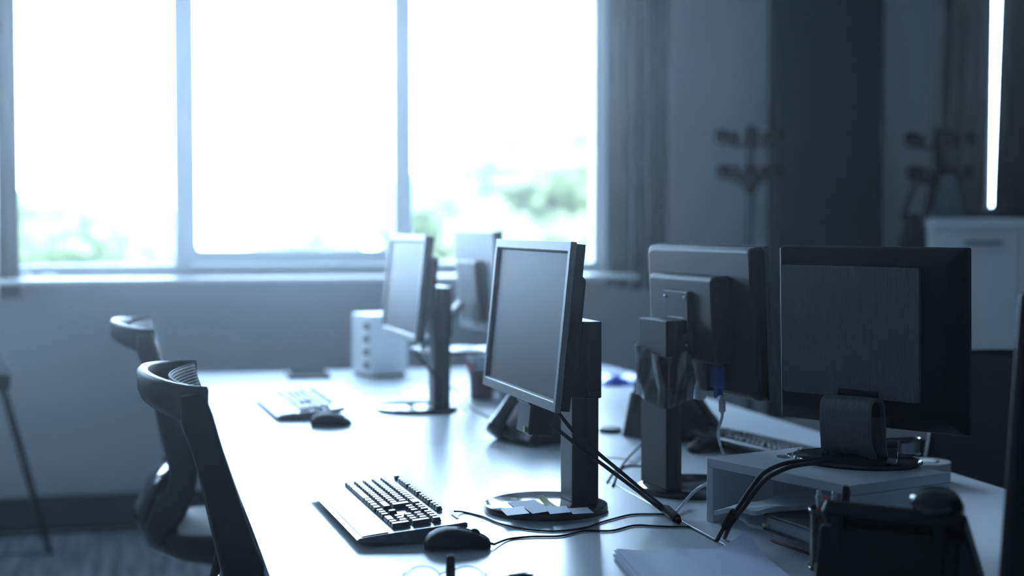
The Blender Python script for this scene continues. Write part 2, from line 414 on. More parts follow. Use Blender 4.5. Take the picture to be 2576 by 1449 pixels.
# ------------------------------------------------------------------ outside
struct(MB().box((5, 110, -3.7), (400, 206, .2)).build('ground', M['lawn']))
def tree(label, x, y, h, rad, mt, seed):
    rnd = random.Random(seed); t = thing('tree', label, 'tree', (x, y, -3.6))
    MB().tube([(0, 0, 0), (.05, 0, h * .3), (0, .05, h * .7)], [.22, .17, .08], 10).build('trunk', M['trunk'], t, smooth=True)
    c = MB()
    for k in range(30):
        a = rnd.uniform(0, 6.28); zz = rnd.uniform(.28, 1.0); rr = rad * math.sin(min(1, (1.06 - zz) * 1.9 + .1) * 1.57) * rnd.uniform(.2, .95)
        cx_, cy_, cz_ = rr * math.cos(a), rr * math.sin(a), h * zz - .4; s_ = rad * rnd.uniform(.22, .38)
        n = 22; ph = rnd.uniform(0, 90)
        prof = [(max(.001, math.sin(math.pi * i / n)) * s_, -math.cos(math.pi * i / n) * s_ * .8) for i in range(n + 1)]
        b = MB().lathe(prof, 34, None)
        for v in b.v:
            q = 1 + .45 * mnoise.noise(v * (3.2 / s_) + Vector((ph, 0, 0))) + .40 * mnoise.noise(v * (9 / s_) + Vector((0, ph, 0)))
            c.v.append(Vector((v.x * q + cx_, v.y * q + cy_, v.z * q + cz_)))
        o_ = len(c.v) - len(b.v); c.f += [[i + o_ for i in f] for f in b.f]
    c.build('crown', mt, t, smooth=True)
def gx(px, y): return atY(px, 500, y).x
tree('pale green tree outside low in the left pane', gx(130, 34), 34, 5.6, 2.3, M['leaf'], 1)
tree('small pale tree outside beside the double window post', gx(370, 44), 44, 5.3, 2.2, M['leaf2'], 2)
tree('tall pale green tree outside in the right pane', gx(1330, 28), 28, 6.9, 2.5, M['leaf2'], 3)
tree('broad tree outside beside the narrow window post', gx(1130, 40), 40, 6.2, 2.6, M['leaf'], 4)
tree('tree outside at right edge of the bright window', gx(1500, 52), 52, 6.4, 2.8, M['leaf'], 5)
tree('hazy low tree far outside in the middle pane', gx(800, 80), 80, 5.2, 3.6, M['leaf2'], 6)
tree('green tree seen through the slit in dark blind', gx(2490, 26), 26, 5.2, 2.6, M['leaf'], 7)

#================================================================== DESKS
xL, xS, xR_ = 0.200, 1.000, 1.795
yF, yC, yN = 5.83, 3.815, 1.80
def desk(label, x0, x1, y0, y1, cut):
    t = thing('desk', label, 'desk', ((x0 + x1) / 2, (y0 + y1) / 2, 0))
    hx, hy = (x1 - x0) / 2 - .0015, (y1 - y0) / 2 - .0015
    MB().box((0, 0, DESK - .0125), (2 * hx, 2 * hy, .025)).build('tabletop', M['desk'], t, bevel=.0015)
    for sy in (-1, 1):
        f = MB(); f.box((0, sy * (hy - .12), .35), (hx * 1.5, .04, .02)); 
        for sx in (-1, 1):
            MB().box((sx * (hx - .09), sy * (hy - .12), (DESK - .025) / 2), (.05, .05, DESK - .025)).build('leg', M['steel_grey'], t, bevel=.003)
    MB().box((0, 0, DESK - .05), (.04, 2 * hy - .3, .05)).build('cross_beam', M['steel_grey'], t, bevel=.003)
    return t
desk('white desk under silver monitor and sharp keyboard, nearest on window glare side', xL, xS, yN, yC, 0)
desk('white desk with small tower, mouse and blurred monitor nearest the window', xL, xS, yC, yF, 0)
desk('white desk carrying the shelf riser, black phone and ribbed monitor', xS, xR_, yN, yC, 0)
desk('white desk with blue folders behind the pillar monitor', xS, xR_, yC, yF, 0)

#================================================================== MONITORS
# local: origin on the desk under the pillar; screen looks along -Y, width along X
def pillar_stand(t, disc_off, pm_=None, zslv=.225, ztop=.375, slv=None):
    d = MB().lathe([(.0, 0), (.122, 0), (.1235, .004), (.122, .012), (.110, .0165), (.0, .0175)], 64, None, (0, disc_off, 0))
    d.build('base_disc', M['black_gloss'], t, smooth='auto')
    def sect(w, dep, fl): return [(-w / 2, .0), (-fl / 2, -dep * .45), (fl / 2, -dep * .45), (w / 2, .0), (w / 2, dep * .5), (-w / 2, dep * .5)]
    MB().prism(sect(.122, .05, .075), .016, zslv + .02).build('pillar', pm_ or M['dark_grey'], t, bevel=.003)
    MB().prism(sect(.132, .058, .082), zslv, ztop).build('pillar_sleeve', slv or M['black'], t, bevel=.003)
    MB().box((.07, .012, zslv + .012), (.016, .02, .012)).build('lock_lever', M['black'], t, bevel=.002)
def slim_panel(t, dist, zc, tilt, W=.51, H=.31, shell=None):
    """the head: children of an empty part, its screen dist in front of the pillar"""
    Mx = Matrix.Translation((0, -dist, zc)) @ Matrix.Rotation(tilt, 4, 'X')
    bz = MB(); bt, bs = .0175, .0145
    o = [(-W / 2, -H / 2), (W / 2, -H / 2), (W / 2, H / 2), (-W / 2, H / 2)]
    iw, ih = W / 2 - bs, H / 2 - bt
    i_ = [(-iw, -ih), (iw, -ih), (iw, ih), (-iw, ih)]
    i2 = [(-iw + .004, -ih + .004), (iw - .004, -ih + .004), (iw - .004, ih - .004), (-iw + .004, ih - .004)]
    rings = [[(p[0], .011, p[1]) for p in o], [(p[0], .0, p[1]) for p in o], [(p[0], .0, p[1]) for p in i_], [(p[0], .006, p[1]) for p in i2], [(p[0], .011, p[1]) for p in i2]]
    bz.loft(rings, Mx, cap=False)
    b = bz.build('bezel', M['silver'], t, bevel=.0012)
    MB().box((0, .0075, 0), (2 * iw - .004, .003, 2 * ih - .004), Mx).build('screen', M['screen'], t)
    k = MB(); n = 84 if shell is None else 0
    if shell is not None:      # deeper moulded back with rounded corners
        pl_ = rounded(W - .004, H - .004, .012)
        k.loft([[(p_[0] * q_, y_, p_[1] * (1 - (1 - q_) * W / H)) for p_ in pl_] for q_, y_ in ((1, .011), (1, .026), (.993, .033), (.975, .038), (.95, .040))], Mx)
    else: k.box((0, .020, 0), (W - .006, .018, H - .006), Mx)
    for q in range(n):     # ventilation ribs round the edge
        z = -H / 2 + .012 + (H - .024) * q / (n - 1); k.box((0, .0215, z), (W - .0036, .0150, .0019), Mx)
    k.build('back_shell', shell or M['black_matte'], t, bevel=0)
    h = MB(); h.box((0, .050 if shell is None else .056, .005), (W * .62, .044 if shell is None else .052, H * .58), Mx)
    h.build('electronics_hump', M['dark_grey'], t, bevel=.012, seg=4)
    return Mx
def mount(t, Mx, dist, zc, ztop, py=.080):
    vp = MB().box((0, py, 0), (.11, .012, .125), Mx).build('vesa_plate', M['dark_grey'], t, bevel=.003)
    for sx in (-1, 1):
        for sz in (-1, 1): MB().lathe([(0, 0), (.004, 0), (.0035, .002), (0, .0025)], 12, Mx @ Matrix.Translation((sx * .044, py + .006, sz * .050)) @ Matrix.Rotation(R(-90), 4, 'X')).build('screw', M['chrome'], vp, smooth='auto')
    a = MB(); a.box((0, -.058, zc), (.055, .030, .05)); a.tube([(-.04, -.045, zc), (.04, -.045, zc)], .020, 16)
    a.build('hinge', M['black'], t, bevel=.003)

tA = thing('monitor', 'silver bezel monitor with round base holding notes, screen turned to the left', 'monitor', (0.846, 2.872, DESK), R(-88), 'slim silver desk monitors')
pillar_stand(tA, -.065)
MxA = slim_panel(tA, .112, 1.119 - DESK, R(-5.7))
mount(tA, MxA, .112, 1.12 - DESK, .375)
# port block hanging under the panel
p = MB(); p.box((.0, .045, -.185), (.085, .05, .075), MxA); p.box((.0, .03, -.150), (.085, .03, .03), MxA)
pb = p.build('port_block', M['black'], tA, bevel=.003)
q = MB(); q.box((-.0, .018, -.2225), (.012, .008, .006), MxA)
tB = copy_tree(tA); tB.location = (0.885, 4.50, DESK); tB.rotation_euler = (0, 0, R(-88))
tB['label'] = 'blurred silver bezel monitor in front of the pale tower near window'
for ch in list(tB.children):
    if ch.name.startswith('port_block'): bpy.data.objects.remove(ch)
# audio jack ring on the port block (only the near monitor shows it)
j = MB().lathe([(.0, 0), (.0055, 0), (.0055, .003), (.003, .003), (.003, .001), (.0, .001)], 20, MxA @ Matrix.Translation((.020, .020, -.214)) @ Matrix.Rotation(R(90), 4, 'X'))
j.build('audio_jack', M['sheer'], pb, smooth='auto')

# monitor D: back view on the same pillar
pD = at(1670, 1236)
tD = thing('monitor', 'dark-backed monitor on pillar wrapped in clear film, blue plug underneath', 'monitor', (pD.x, pD.y, DESK), R(97), 'slim desk monitors seen from behind')
pillar_stand(tD, -.075, M['black_matte'], ztop=.366, slv=M['black_matte'])
MxD = slim_panel(tD, .118, 1.107 - DESK, R(-2.7), W=.47, shell=M['dark_grey'])
mount(tD, MxD, .118, 1.107 - DESK, .34, .086)
arm = MB(); arm.box((0, -.040, .350), (.100, .085, .031)); arm.build('neck_arm', M['black'], tD, bevel=.006)
# film
def film(u, v):
    a = 2 * math.pi * u; r1, r2 = .073, .037
    k = 1 + .05 * math.sin(5 * a + 4 * v) + .03 * math.sin(9 * a - 5 * v) + .06 * (1 - v)
    return (r1 * k * max(-1, min(1, 1.25 * math.cos(a))), r2 * k * max(-1, min(1, 1.25 * math.sin(a))), .195 + .105 * v + .008 * math.sin(2 * a))
MB().sheet(film, 72, 16).build('plastic_film', M['film'], tD, smooth=True)
# plugs under the hump
pl = MB(); pl.box((-.100, .052, -.112), (.034, .020, .046), MxD); pl.box((-.100, .052, -.146), (.020, .014, .026), MxD)
pl.build('vga_plug', M['blue_plug'], tD, bevel=.003)['label'] = 'blue video plug'
pw = MB(); pw.box((-.022, .054, -.108), (.030, .024, .044), MxD); pw.box((-.024, .054, -.148), (.026, .018, .040), MxD); pw.build('power_plug', M['cable_white'], tD, bevel=.004)['label'] = 'pale grey plug'
pk = MB(); pk.box((-.062, .054, -.114), (.036, .024, .062), MxD); pk.build('signal_plug', M['black'], tD, bevel=.003)

# monitor E: wide ribbed back on folded neck, on the riser
RZ = 0.862
def monitor_e(label, loc, rz):
    t = thing('monitor', label, 'monitor', loc, rz)
    W, H = .402, .340; zc = 1.093 - RZ
    Mx = Matrix.Translation((0, -.052, zc)) @ Matrix.Rotation(R(-1.8), 4, 'X')
    MB().box((0, .006, 0), (W, .012, H), Mx).build('bezel', M['dark_grey'], t, bevel=.003)
    MB().box((0, -.001, .004), (W - .03, .003, H - .036), Mx).build('screen', M['screen'], t)
    b = MB(); w2, h2 = W - .05, H - .06
    rings = []
    for (ww, hh, yy) in ((W - .004, H - .004, .012), (W - .004, H - .004, .018), (w2, h2, .048), (w2 - .01, h2 - .01, .050)):
        rings.append([(-ww / 2, yy, -hh / 2), (ww / 2, yy, -hh / 2), (ww / 2, yy, hh / 2), (-ww / 2, yy, hh / 2)])
    b.loft(rings, Mx); b.build('back_shell', M['black_matte'], t, bevel=.002)
    MB().prism([(p[0] * 1, p[1]) for p in rounded(.296, .245, .006)], .048, .058, 'xz', Mx @ Matrix.Translation((.020, 0, .012))).build('ribbed_cover', M['ribbed'], t, bevel=.001)
    # folded neck: a bent sheet, fluted
    prof = [(.030, .010), (.040, .030), (.046, .06), (.046, .10), (.040, .118), (.022, .124), (.002, .118), (-.006, .10), (-.008, .07), (-.010, .010)]
    th = .006
    nk = MB()
    pr = smooth_path([(0, a, b2) for a, b2 in prof], 5)
    def nf(u, v):
        k = v * (len(pr) - 1); i = min(int(k), len(pr) - 2); p = pr[i].lerp(pr[i + 1], k - i)
        flare = 1 + .12 * max(0, (.04 - p.z) / .04)
        dip = .012 * math.cos((u - .5) * math.pi) * max(0, 1 - p.z / .03) if p.y > 0 else 0
        return ((u - .5) * .108 * flare, p.y, p.z + dip)
    nko = nk.sheet(nf, 24, 45).build('neck', M['ribbed'], t, smooth=True)
    so = nko.modifiers.new('t', 'SOLIDIFY'); so.thickness = .005
    MB().box((0, -.02, .11), (.09, .05, .05)).build('hinge', M['black'], t, bevel=.005)
    MB().lathe([(0, 0), (.108, 0), (.112, .004), (.110, .009), (.095, .0125), (0, .0135)], 64, None, (0, .005, 0), 1.12, .92).build('base_disc', M['black_gloss'], t, smooth='auto')
    return t
pE = at(2158, 1160, RZ)
tE = monitor_e('large black monitor seen from behind, grey ribbed back cover, standing on shelf riser', (pE.x, pE.y, RZ), R(121))

# monitor C far, seen from behind, with a leaning arm
def monitor_c():
    pc = atD(1222, 705, 5.0)
    t = thing('monitor', 'glare-greyed monitor seen from behind on the far white shelf riser', 'monitor', (pc.x - .10, pc.y, .882), R(95))
    W, H = .44, .335
    Mx = Matrix.Translation((0, -.10, 1.118 - .882)) @ Matrix.Rotation(R(-4), 4, 'X')
    MB().box((0, .006, 0), (W, .012, H), Mx).build('bezel', M['black'], t, bevel=.002)
    MB().box((0, -.001, 0), (W - .03, .003, H - .03), Mx).build('screen', M['screen'], t)
    MB().box((0, .022, 0), (W - .004, .022, H - .004), Mx).build('back_shell', M['mid_grey'], t, bevel=.004)  # back coloured grey to stand for the bright veil over it
    MB().box((0, .046, -.03), (.20, .035, .20), Mx).build('electronics_hump', M['dark_grey'], t, bevel=.008)
    a = MB(); a.tube([(0, .12, .02), (0, .05, .09), (0, -.02, .16)], [.016, .014, .014], 12, None, (2.2, 1)); a.build('leaning_arm', M['silver'], t, smooth=True)
    MB().box((0, .03, .006), (.20, .20, .012)).build('base_plate', M['black'], t, bevel=.003)
    return t
monitor_c()

# monitor at the right frame edge
pF = atD(2556, 900, 1.95) + Vector((math.cos(R(20)), math.sin(R(20)), 0)) * .22 + RGT * .040
tF = thing('monitor', 'black monitor cut off by the right edge, nearest the camera', 'monitor', (pF.x, pF.y, DESK), R(200))
MB().lathe([(0, 0), (.11, 0), (.11, .01), (0, .014)], 40).build('base_disc', M['black_gloss'], tF, smooth='auto')
MB().box((0, 0, .14), (.07, .03, .26)).build('pillar', M['black'], tF, bevel=.004)
MxF = Matrix.Translation((0, -.05, .29)) @ Matrix.Rotation(R(-4), 4, 'X')
MB().box((0, .0, -.02), (.44, .02, .41), MxF).build('bezel', M['black'], tF, bevel=.006)
MB().box((0, .022, 0), (.36, .03, .29), MxF).build('back_shell', M['black_matte'], tF, bevel=.01)
MB().box((0, -.011, 0), (.41, .003, .34), MxF).build('screen', M['screen'], tF)

#================================================================== RISERS
def riser(label, corner, hdg, L, Wd, H, name='shelf_riser'):
    # corner = near front corner on top; long side heads hdg degrees from +Y
    u = Vector((math.sin(R(hdg)), math.cos(R(hdg)), 0)); v = Vector((u.y, -u.x, 0))
    c = corner + u * L / 2 + v * Wd / 2
    t = thing(name, label, 'shelf riser', (c.x, c.y, DESK), -R(hdg))
    th = .018
    MB().box((0, 0, H - th / 2), (Wd, L, th)).build('shelf_board', M['white_board'], t, bevel=.002)
    for s in (-1, 1):
        MB().box((0, s * (L / 2 - th / 2), (H - th) / 2), (Wd, th, H - th)).build('side_panel', M['white_board'], t, bevel=.002)
    MB().box((Wd / 2 - .03, .10, (H - th) / 2 ), (.012, L * .40, H - th)).build('back_panel', M['white_board'], t, bevel=.001)
    return t
c0 = at(2141, 1222, RZ)
riser('white shelf riser beneath the ribbed-back monitor, papers and books inside', c0, -19.5, .372, .250, RZ - DESK)
c1 = at(1240, 890, .882); 
riser('far white shelf riser in the window glare behind the dark red pen cup', Vector((c1.x + .0, c1.y - .12, .882)), -2, .42, .26, .882 - DESK)

#================================================================== KEYBOARDS
def make_keyboard(label):
    t = thing('keyboard', label, 'keyboard', (0, 0, DESK), 0, 'desk keyboards')
    L = .475
    top = [(-.118, .013), (-.113, .0165), (-.09, .0195), (-.055, .023), (.0, .0275), (.060, .0325), (.078, .0345), (.082, .0325)]
    bot = [(.082, .025), (.06, .014), (.0, .005), (-.06, .0045), (-.108, .0085)]
    MB().prism(top + bot, -L / 2, L / 2, 'yz').build('body', M['kb'], t, bevel=.0012)
    MB().prism([(-.108, .0176), (-.09, .0200), (-.060, .0229), (-.060, .0240), (-.09, .0211), (-.108, .0186)], -L / 2 + .006, L / 2 - .006, 'yz').build('wrist_rest', M['kb'], t, bevel=.0005)
    for s_ in (-1, 1): MB().box((s_ * .19, .064, .010), (.03, .012, .020)).build('tilt_foot', M['black'], t, bevel=.002)
    u = .0186; y0 = -.040; ang = math.atan2(.0365 - .023, .159)
    cache = {}
    def key(x, y, w, h):
        kx = (round(w, 2), round(h, 2))
        if kx not in cache:
            W_, H_ = w * u - .0026, h * u - .0028
            b = MB().box((0, 0, .004), (W_, H_, .008), None, ((W_ - .004) / W_, (H_ - .0045) / H_))
            o = b.build('key', M['key'], t, bevel=.0007, seg=1); cache[kx] = o
        else:
            o = cache[kx].copy(); col.objects.link(o); o.parent = t
        yy = y0 + y * u
        o.location = (x * u - 11.5 * u, yy, .023 + (yy + .055) * math.tan(ang) + .0008); o.rotation_euler = (ang, 0, 0)
    def row(y, ws, x=0, h=1):
        for w_ in ws:
            if w_ > 0: key(x + w_ / 2, y, w_, h)
            x += abs(w_)
    row(4, [1] * 13 + [2]); row(3, [1.5] + [1] * 12); row(2, [1.75] + [1] * 12)
    key(14.25, 2.5, 1.2, 2); row(1, [1.25] + [1] * 11 + [2.75]); row(0, [1.25, 1.25, 1.25, 6.25, 1.25, 1.25, 1.25, 1.25])
    row(5.45, [1, -1, 1, 1, 1, 1, -.5, 1, 1, 1, 1, -.5, 1, 1, 1, 1], h=.8)
    row(5.45, [1, 1, 1], 15.4, .8)
    for r_ in (4, 3): row(r_, [1, 1, 1], 15.4)
    row(1, [-1, 1], 15.4); row(0, [1, 1, 1], 15.4)
    row(4, [1] * 4, 18.8); row(3, [1] * 3, 18.8); row(2, [1] * 3, 18.8); row(1, [1] * 3, 18.8); row(0, [2, 1], 18.8)
    key(22.3, 2.5, 1, 2); key(22.3, .5, 1, 2)
    MB().box((.185, .0735, .0346), (.036, .004, .0008), Matrix.Rotation(0, 4, 'X')).build('status_strip', M['paper_grey'], t)
    return t
kA = make_keyboard('black keyboard in focus left of the round monitor base')
kA.scale = (1.10, 1, 1); kA.location = (.470, 2.862, DESK + .001); kA.rotation_euler = (0, 0, R(-87))
kB = copy_tree(kA); pb_ = at(800, 1030, DESK); kB.location = (.487, 4.60, DESK + .001); kB.rotation_euler = (0, 0, R(-87))
kB['label'] = 'overexposed blurred keyboard further back near the window, beside a small mouse'
kC = copy_tree(kA); pc_ = at(1898, 1146, DESK); kC.location = (pc_.x + .03, pc_.y + .02, DESK + .001); kC.rotation_euler = (0, 0, R(101))
kC['label'] = 'keyboard mostly hidden behind the shelf riser on the right desk'

#================================================================== MICE
def make_mouse(label):
    t = thing('computer_mouse', label, 'mouse', (0, 0, DESK), 0, 'wired computer mice')
    # body along +X (front, cable side)
    prof = [(-.057, .006, .012), (-.0545, .020, .020), (-.048, .0265, .028), (-.035, .0305, .0350), (-.018, .0315, .0385), (0, .0305, .0378), (.018, .0290, .0340), (.036, .0270, .0275), (.050, .0235, .0205), (.0565, .017, .0150), (.058, .010, .012)]
    rings = []
    for x, hw, hh in prof:
        rings.append([(x, hw * math.copysign(abs(math.cos(a)) ** .75, math.cos(a)), .0002 + hh * (.5 + .5 * math.sin(a)) ** .8) for a in [2 * math.pi * k / 24 for k in range(24)]])
    MB().loft(rings).build('shell', M['black_matte'], t, smooth=True)
    w_ = MB().lathe([(0, -.0035), (.009, -.0035), (.0105, -.002), (.0105, .002), (.009, .0035), (0, .0035)], 24, Matrix.Translation((.030, 0, .0245)) @ Matrix.Rotation(R(90), 4, 'X'))
    w_.build('scroll_wheel', M['black'], t, smooth='auto')
    for s_ in (-1, 1):
        pts = [(x, s_ * .0035, hh + .0004) for x, hw, hh in prof[5:10]]
        MB().tube(pts, .0006, 6).build('button_seam', M['black_gloss'], t, smooth=True)
    MB().tube([(.054, 0, .009), (.066, 0, .006)], [.003, .0018], 10).build('cable_boot', M['cable'], t, smooth=True)
    return t
mA = make_mouse('black wired mouse in focus in front of keyboard'); p = at(1150, 1378); mA.location = (p.x, p.y, DESK); mA.rotation_euler = (0, 0, R(-6))
mB = copy_tree(mA); p = at(832, 1070); mB.location = (p.x, p.y, DESK); mB.rotation_euler = (0, 0, R(-14)); mB['label'] = 'blurred black mouse beside the overexposed keyboard'
mC = copy_tree(mA); p = at(1780, 1133); mC.location = (p.x, p.y, DESK); mC.rotation_euler = (0, 0, R(205)); mC['label'] = 'black mouse behind the pillar of the film-wrapped monitor'

#================================================================== CABLES
def cable(label, paths, r, mt=M['cable'], beads=(), name='cable'):
    t = thing(name, label, 'cable', tuple(paths[0][0]))
    o0 = Vector(paths[0][0])
    for pth in paths:
        sp = smooth_path([Vector(q) - o0 for q in pth], 7)
        MB().tube(sp, r, 10).build('lead', mt, t, smooth=True)
    for a, b, rb in beads:   # moulded bead with square shoulders
        a = Vector(a) - o0; b = Vector(b) - o0; d = (b - a)
        MB().tube([a, a + d * .10, a + d * .12, a + d * .15, a + d * .85, a + d * .88, a + d * .90, b], [rb * .6, rb * .6, rb * .9, rb, rb, rb * .9, rb * .6, rb * .6], 16).build('ferrite_bead', M['bead'] if mt is M['cable'] else mt, t, smooth='auto')
    return t
Z = DESK
def d(px, py, z=None): return at(px, py, z if z else Z + .0022)
cable('thin mouse cable running right across desk to the desk gap', [[Vector((mA.location.x + .064, mA.location.y - .007, Z + .006))] + [d(*q) for q in ((1280, 1356), (1338, 1350), (1411, 1348), (1469, 1335), (1538, 1335), (1593, 1322), (1643, 1323), (1686, 1325), (1730, 1325), (1752, 1334), (1802, 1361))]], .0019)
kb_end = kA.location + Vector((.108, .02, .01))
cable('keyboard cable passing in front of the round monitor base', [[Vector((.588, 2.83, Z + .012))] + [d(*q) for q in ((1165, 1288), (1215, 1300), (1260, 1318), (1330, 1332), (1400, 1336), (1470, 1328), (1512, 1314), (1540, 1306), (1585, 1295), (1635, 1293), (1680, 1295), (1706, 1306))]], .0019)
e1 = d(1712, 1312, Z + .004)
cable('pair of thick black monitor leads drooping past the pillar into one bead', [
    [atD(1400, 1032, 2.735), atD(1440, 1082, 2.72), atD(1500, 1136, 2.72), atD(1560, 1186, 2.79), atD(1620, 1236, 2.86), d(1668, 1275, Z + .012), d(1700, 1303, Z + .008), e1],
    [atD(1385, 1068, 2.75), atD(1412, 1088, 2.74), atD(1470, 1134, 2.73), atD(1530, 1179, 2.77), atD(1592, 1226, 2.84), d(1655, 1276, Z + .012), d(1690, 1303, Z + .007), d(1708, 1314, Z + .004)]],
    .0036, beads=[(d(1672, 1276, Z + .012), d(1708, 1310, Z + .009), .0085)])
cable('double black monitor lead arching off the shelf riser down to the desk', [
    [atD(2100, 1150, 2.62), atD(2040, 1157, 2.63), atD(1975, 1166, 2.66), atD(1922, 1190, 2.62), atD(1890, 1228, 2.60), atD(1863, 1268, 2.61), atD(1838, 1302, 2.64), atD(1815, 1338, 2.67), d(1803, 1361, Z + .004)],
    [atD(2100, 1158, 2.60), atD(2045, 1165, 2.61), atD(1985, 1176, 2.63), atD(1932, 1202, 2.60), atD(1899, 1238, 2.59), atD(1872, 1276, 2.60), atD(1846, 1306, 2.63), atD(1830, 1336, 2.66), d(1823, 1352, Z + .004)]],
    .0040, beads=[(atD(1852, 1286, 2.62), atD(1822, 1328, 2.66), .0095)])
vg = tD.matrix_basis @ (MxD @ Vector((-.100, .052, -.158)))
cable('pale grey video lead with bead hanging from the blue plug', [[vg, atD(1815, 1000, 2.98), atD(1817, 1045, 2.97), atD(1807, 1085, 2.98), atD(1812, 1120, 3.02), atD(1826, 1160, 3.04), d(1822, 1195), d(1800, 1212, .775), d(1782, 1216, .790), d(1752, 1232, .775), d(1725, 1260, .752), d(1700, 1290, Z + .004)]],
    .0029, M['cable_white'], beads=[(atD(1816, 1003, 2.97), atD(1817, 1040, 2.97), .0068)])
cable('black lead curving from behind the film-wrapped pillar', [[d(1640, 1095, Z + .02), d(1612, 1120, Z + .015), d(1580, 1152, Z + .01), d(1556, 1185), d(1542, 1222)]], .0030)
cable('short black lead looping left of the film-wrapped pillar', [[d(1640, 1176), d(1600, 1172), d(1568, 1174), d(1545, 1186), d(1527, 1213)]], .0020)
cable('thin grey wire wavering on desk between the two pillars', [[d(1640, 1150), d(1610, 1152), d(1598, 1166), d(1580, 1156), d(1545, 1151), d(1515, 1154)]], .0012, M['cable_white'])
cable('blurred black lead hanging below the monitor nearest the window', [[atD(1042, 880, 4.42), atD(1060, 905, 4.45), atD(1085, 935, 4.47), atD(1105, 950, 4.50)]], .0045)
cable('blurred black wires lying behind the monitor nearest the window', [[d(1130, 975), d(1150, 990), d(1158, 1015), d(1172, 1035)], [d(1140, 970), d(1168, 995), d(1176, 1020), d(1230, 1050)]], .0032)

#================================================================== NOTES ON THE MONITOR BASE
def quad_sheet(name, label, cat, pts, z, mt, th=.0004, group=None, lift=None):
    w = [Vector((at(px, py, z).x, at(px, py, z).y, z)) for px, py in pts]; c = sum(w, Vector()) / 4
    lf = lift or (0, 0, 0, 0)
    q = [(p_ - c) + Vector((0, 0, l)) for p_, l in zip(w, lf)]
    def fn(u, v):
        a = q[0].lerp(q[1], u); b = q[3].lerp(q[2], u); p_ = a.lerp(b, v)
        hx = (lf[0] * (1 - u) + lf[1] * u) * (1 - v) + (lf[3] * (1 - u) + lf[2] * u) * v
        return Vector((p_.x, p_.y, p_.z - hx + hx * hx / max(max(lf), 1e-6))) if max(lf) > 0 else p_
    o = MB().sheet(fn, 10, 10, th).build(name, mt, None, smooth='auto')
    o.location = c; return tag(o, label, cat, group)
zb = DESK + .0182
notes = [('pale paper slip at the back of the note heap on base', [(1276, 1264), (1345, 1256), (1368, 1270), (1300, 1280)], M['paper'], None),
         ('printed grey card at left end of the note heap on base', [(1258, 1280), (1316, 1273), (1332, 1291), (1276, 1297)], M['paper_grey'], None),
         ('yellow note with raised corner on the round base', [(1350, 1262), (1368, 1256), (1404, 1274), (1386, 1281)], M['paper_yellow'], (.012, .010, 0, 0)),
         ('white note lying over the yellow note on base', [(1318, 1275), (1382, 1266), (1398, 1283), (1340, 1292)], M['paper'], None),
         ('white card next to the foot of the pillar', [(1372, 1276), (1424, 1272), (1436, 1288), (1384, 1293)], M['paper'], None),
         ('grey card with red stripe lying against the pillar foot', [(1428, 1279), (1478, 1276), (1494, 1290), (1442, 1293)], M['paper_grey'], None)]
for k, (lb, pts, mt, lf) in enumerate(notes):
    quad_sheet('paper_note', lb, 'note', pts, zb + .0011 * k, mt, .0006, 'notes on the round monitor base', lf)
zt = RZ

#================================================================== LOOSE PAPER STACK
pl0 = at(1548, 1392, DESK + .006); pr0 = at(1893, 1383, DESK + .006)
dx = (pr0 - pl0).normalized(); dy = Vector((dx.y, -dx.x, 0)); Lx = (pr0 - pl0).length
for k in range(7):
    z = .0012 + .0016 * k; off = random.uniform(-.006, .006); rot = random.uniform(-1.6, 1.6); top = k == 6
    o0 = pl0 + dx * off + dy * (.0 + random.uniform(-.004, .004) + (.006 if k < 3 else 0)) 
    def fn(u, v, top=top, k=k):
        x, y = u * Lx, v * .297; zz = .0006 * math.sin(6 * u + k) * math.sin(4 * v)
        zz += .004 * math.exp(-((u) / .10) ** 2) * (k / 6) 
        if top:    # back right corner curls up and over
            s_ = (u - .72) / .28 - v / .30
            if s_ > 0:
                zz += .027 * s_ ** 1.4; x -= .012 * s_ * s_; y += -.030 * s_ + .020 * s_ * s_
            zz += .0035 * math.exp(-((u - .42) / .04) ** 2) * math.exp(-(v / .12) ** 2)
        return (x, y, zz)
    Mx = Matrix(((dx.x, dy.x, 0, 0), (dx.y, dy.y, 0, 0), (0, 0, 1, 0), (0, 0, 0, 1))) @ Matrix.Rotation(R(rot if not top else 0), 4, 'Z')
    o = MB().sheet(fn, 40, 40, .0005, Mx).build('paper_sheet', M['paper'], None, smooth='auto'); o.location = (o0.x, o0.y, DESK + z)
    names = ['lowest sheet of the white paper stack in front', 'second sheet from the bottom of the front paper stack', 'third sheet from the bottom of the front paper stack', 'middle sheet of the front paper stack', 'sheet just above the middle of the front paper stack', 'sheet directly under the top one in the front paper stack', 'top white sheet of the front stack with back corner curled up']
    tag(o, names[k], 'paper', 'sheets in the front paper stack')

#================================================================== IN AND ON THE RISER
uR = Vector((math.sin(R(-19.5)), math.cos(R(-19.5)), 0)); vR = Vector((uR.y, -uR.x, 0)); C0 = Vector((c0.x, c0.y, 0))
def rp(a, b, z): p_ = C0 + uR * a + vR * b; return Vector((p_.x, p_.y, z))   # a along the long side, b inwards
def book(label, cat, corner, hdg, w_, l_, z0, th, cover, pages, name, ct=.0024):
    u = Vector((math.sin(R(hdg)), math.cos(R(hdg)), 0)); v = Vector((u.y, -u.x, 0)); c = Vector(corner) - u * l_ / 2 + v * w_ / 2
    t = thing(name, label, cat, (c.x, c.y, z0), -R(hdg))
    for zz in (ct / 2, th - ct / 2): MB().box((0, 0, zz), (w_, l_, ct)).build('cover', cover, t, bevel=.0009)
    MB().box((w_ / 2 - .0012, 0, th / 2), (.0024, l_, th)).build('spine', cover, t, bevel=.001)
    MB().box((-.002, 0, th / 2), (w_ - .012, l_ - .010, th - 2 * ct - .0002)).build('page_block', pages, t)
    return t
pk0 = at(1931, 1350, DESK)
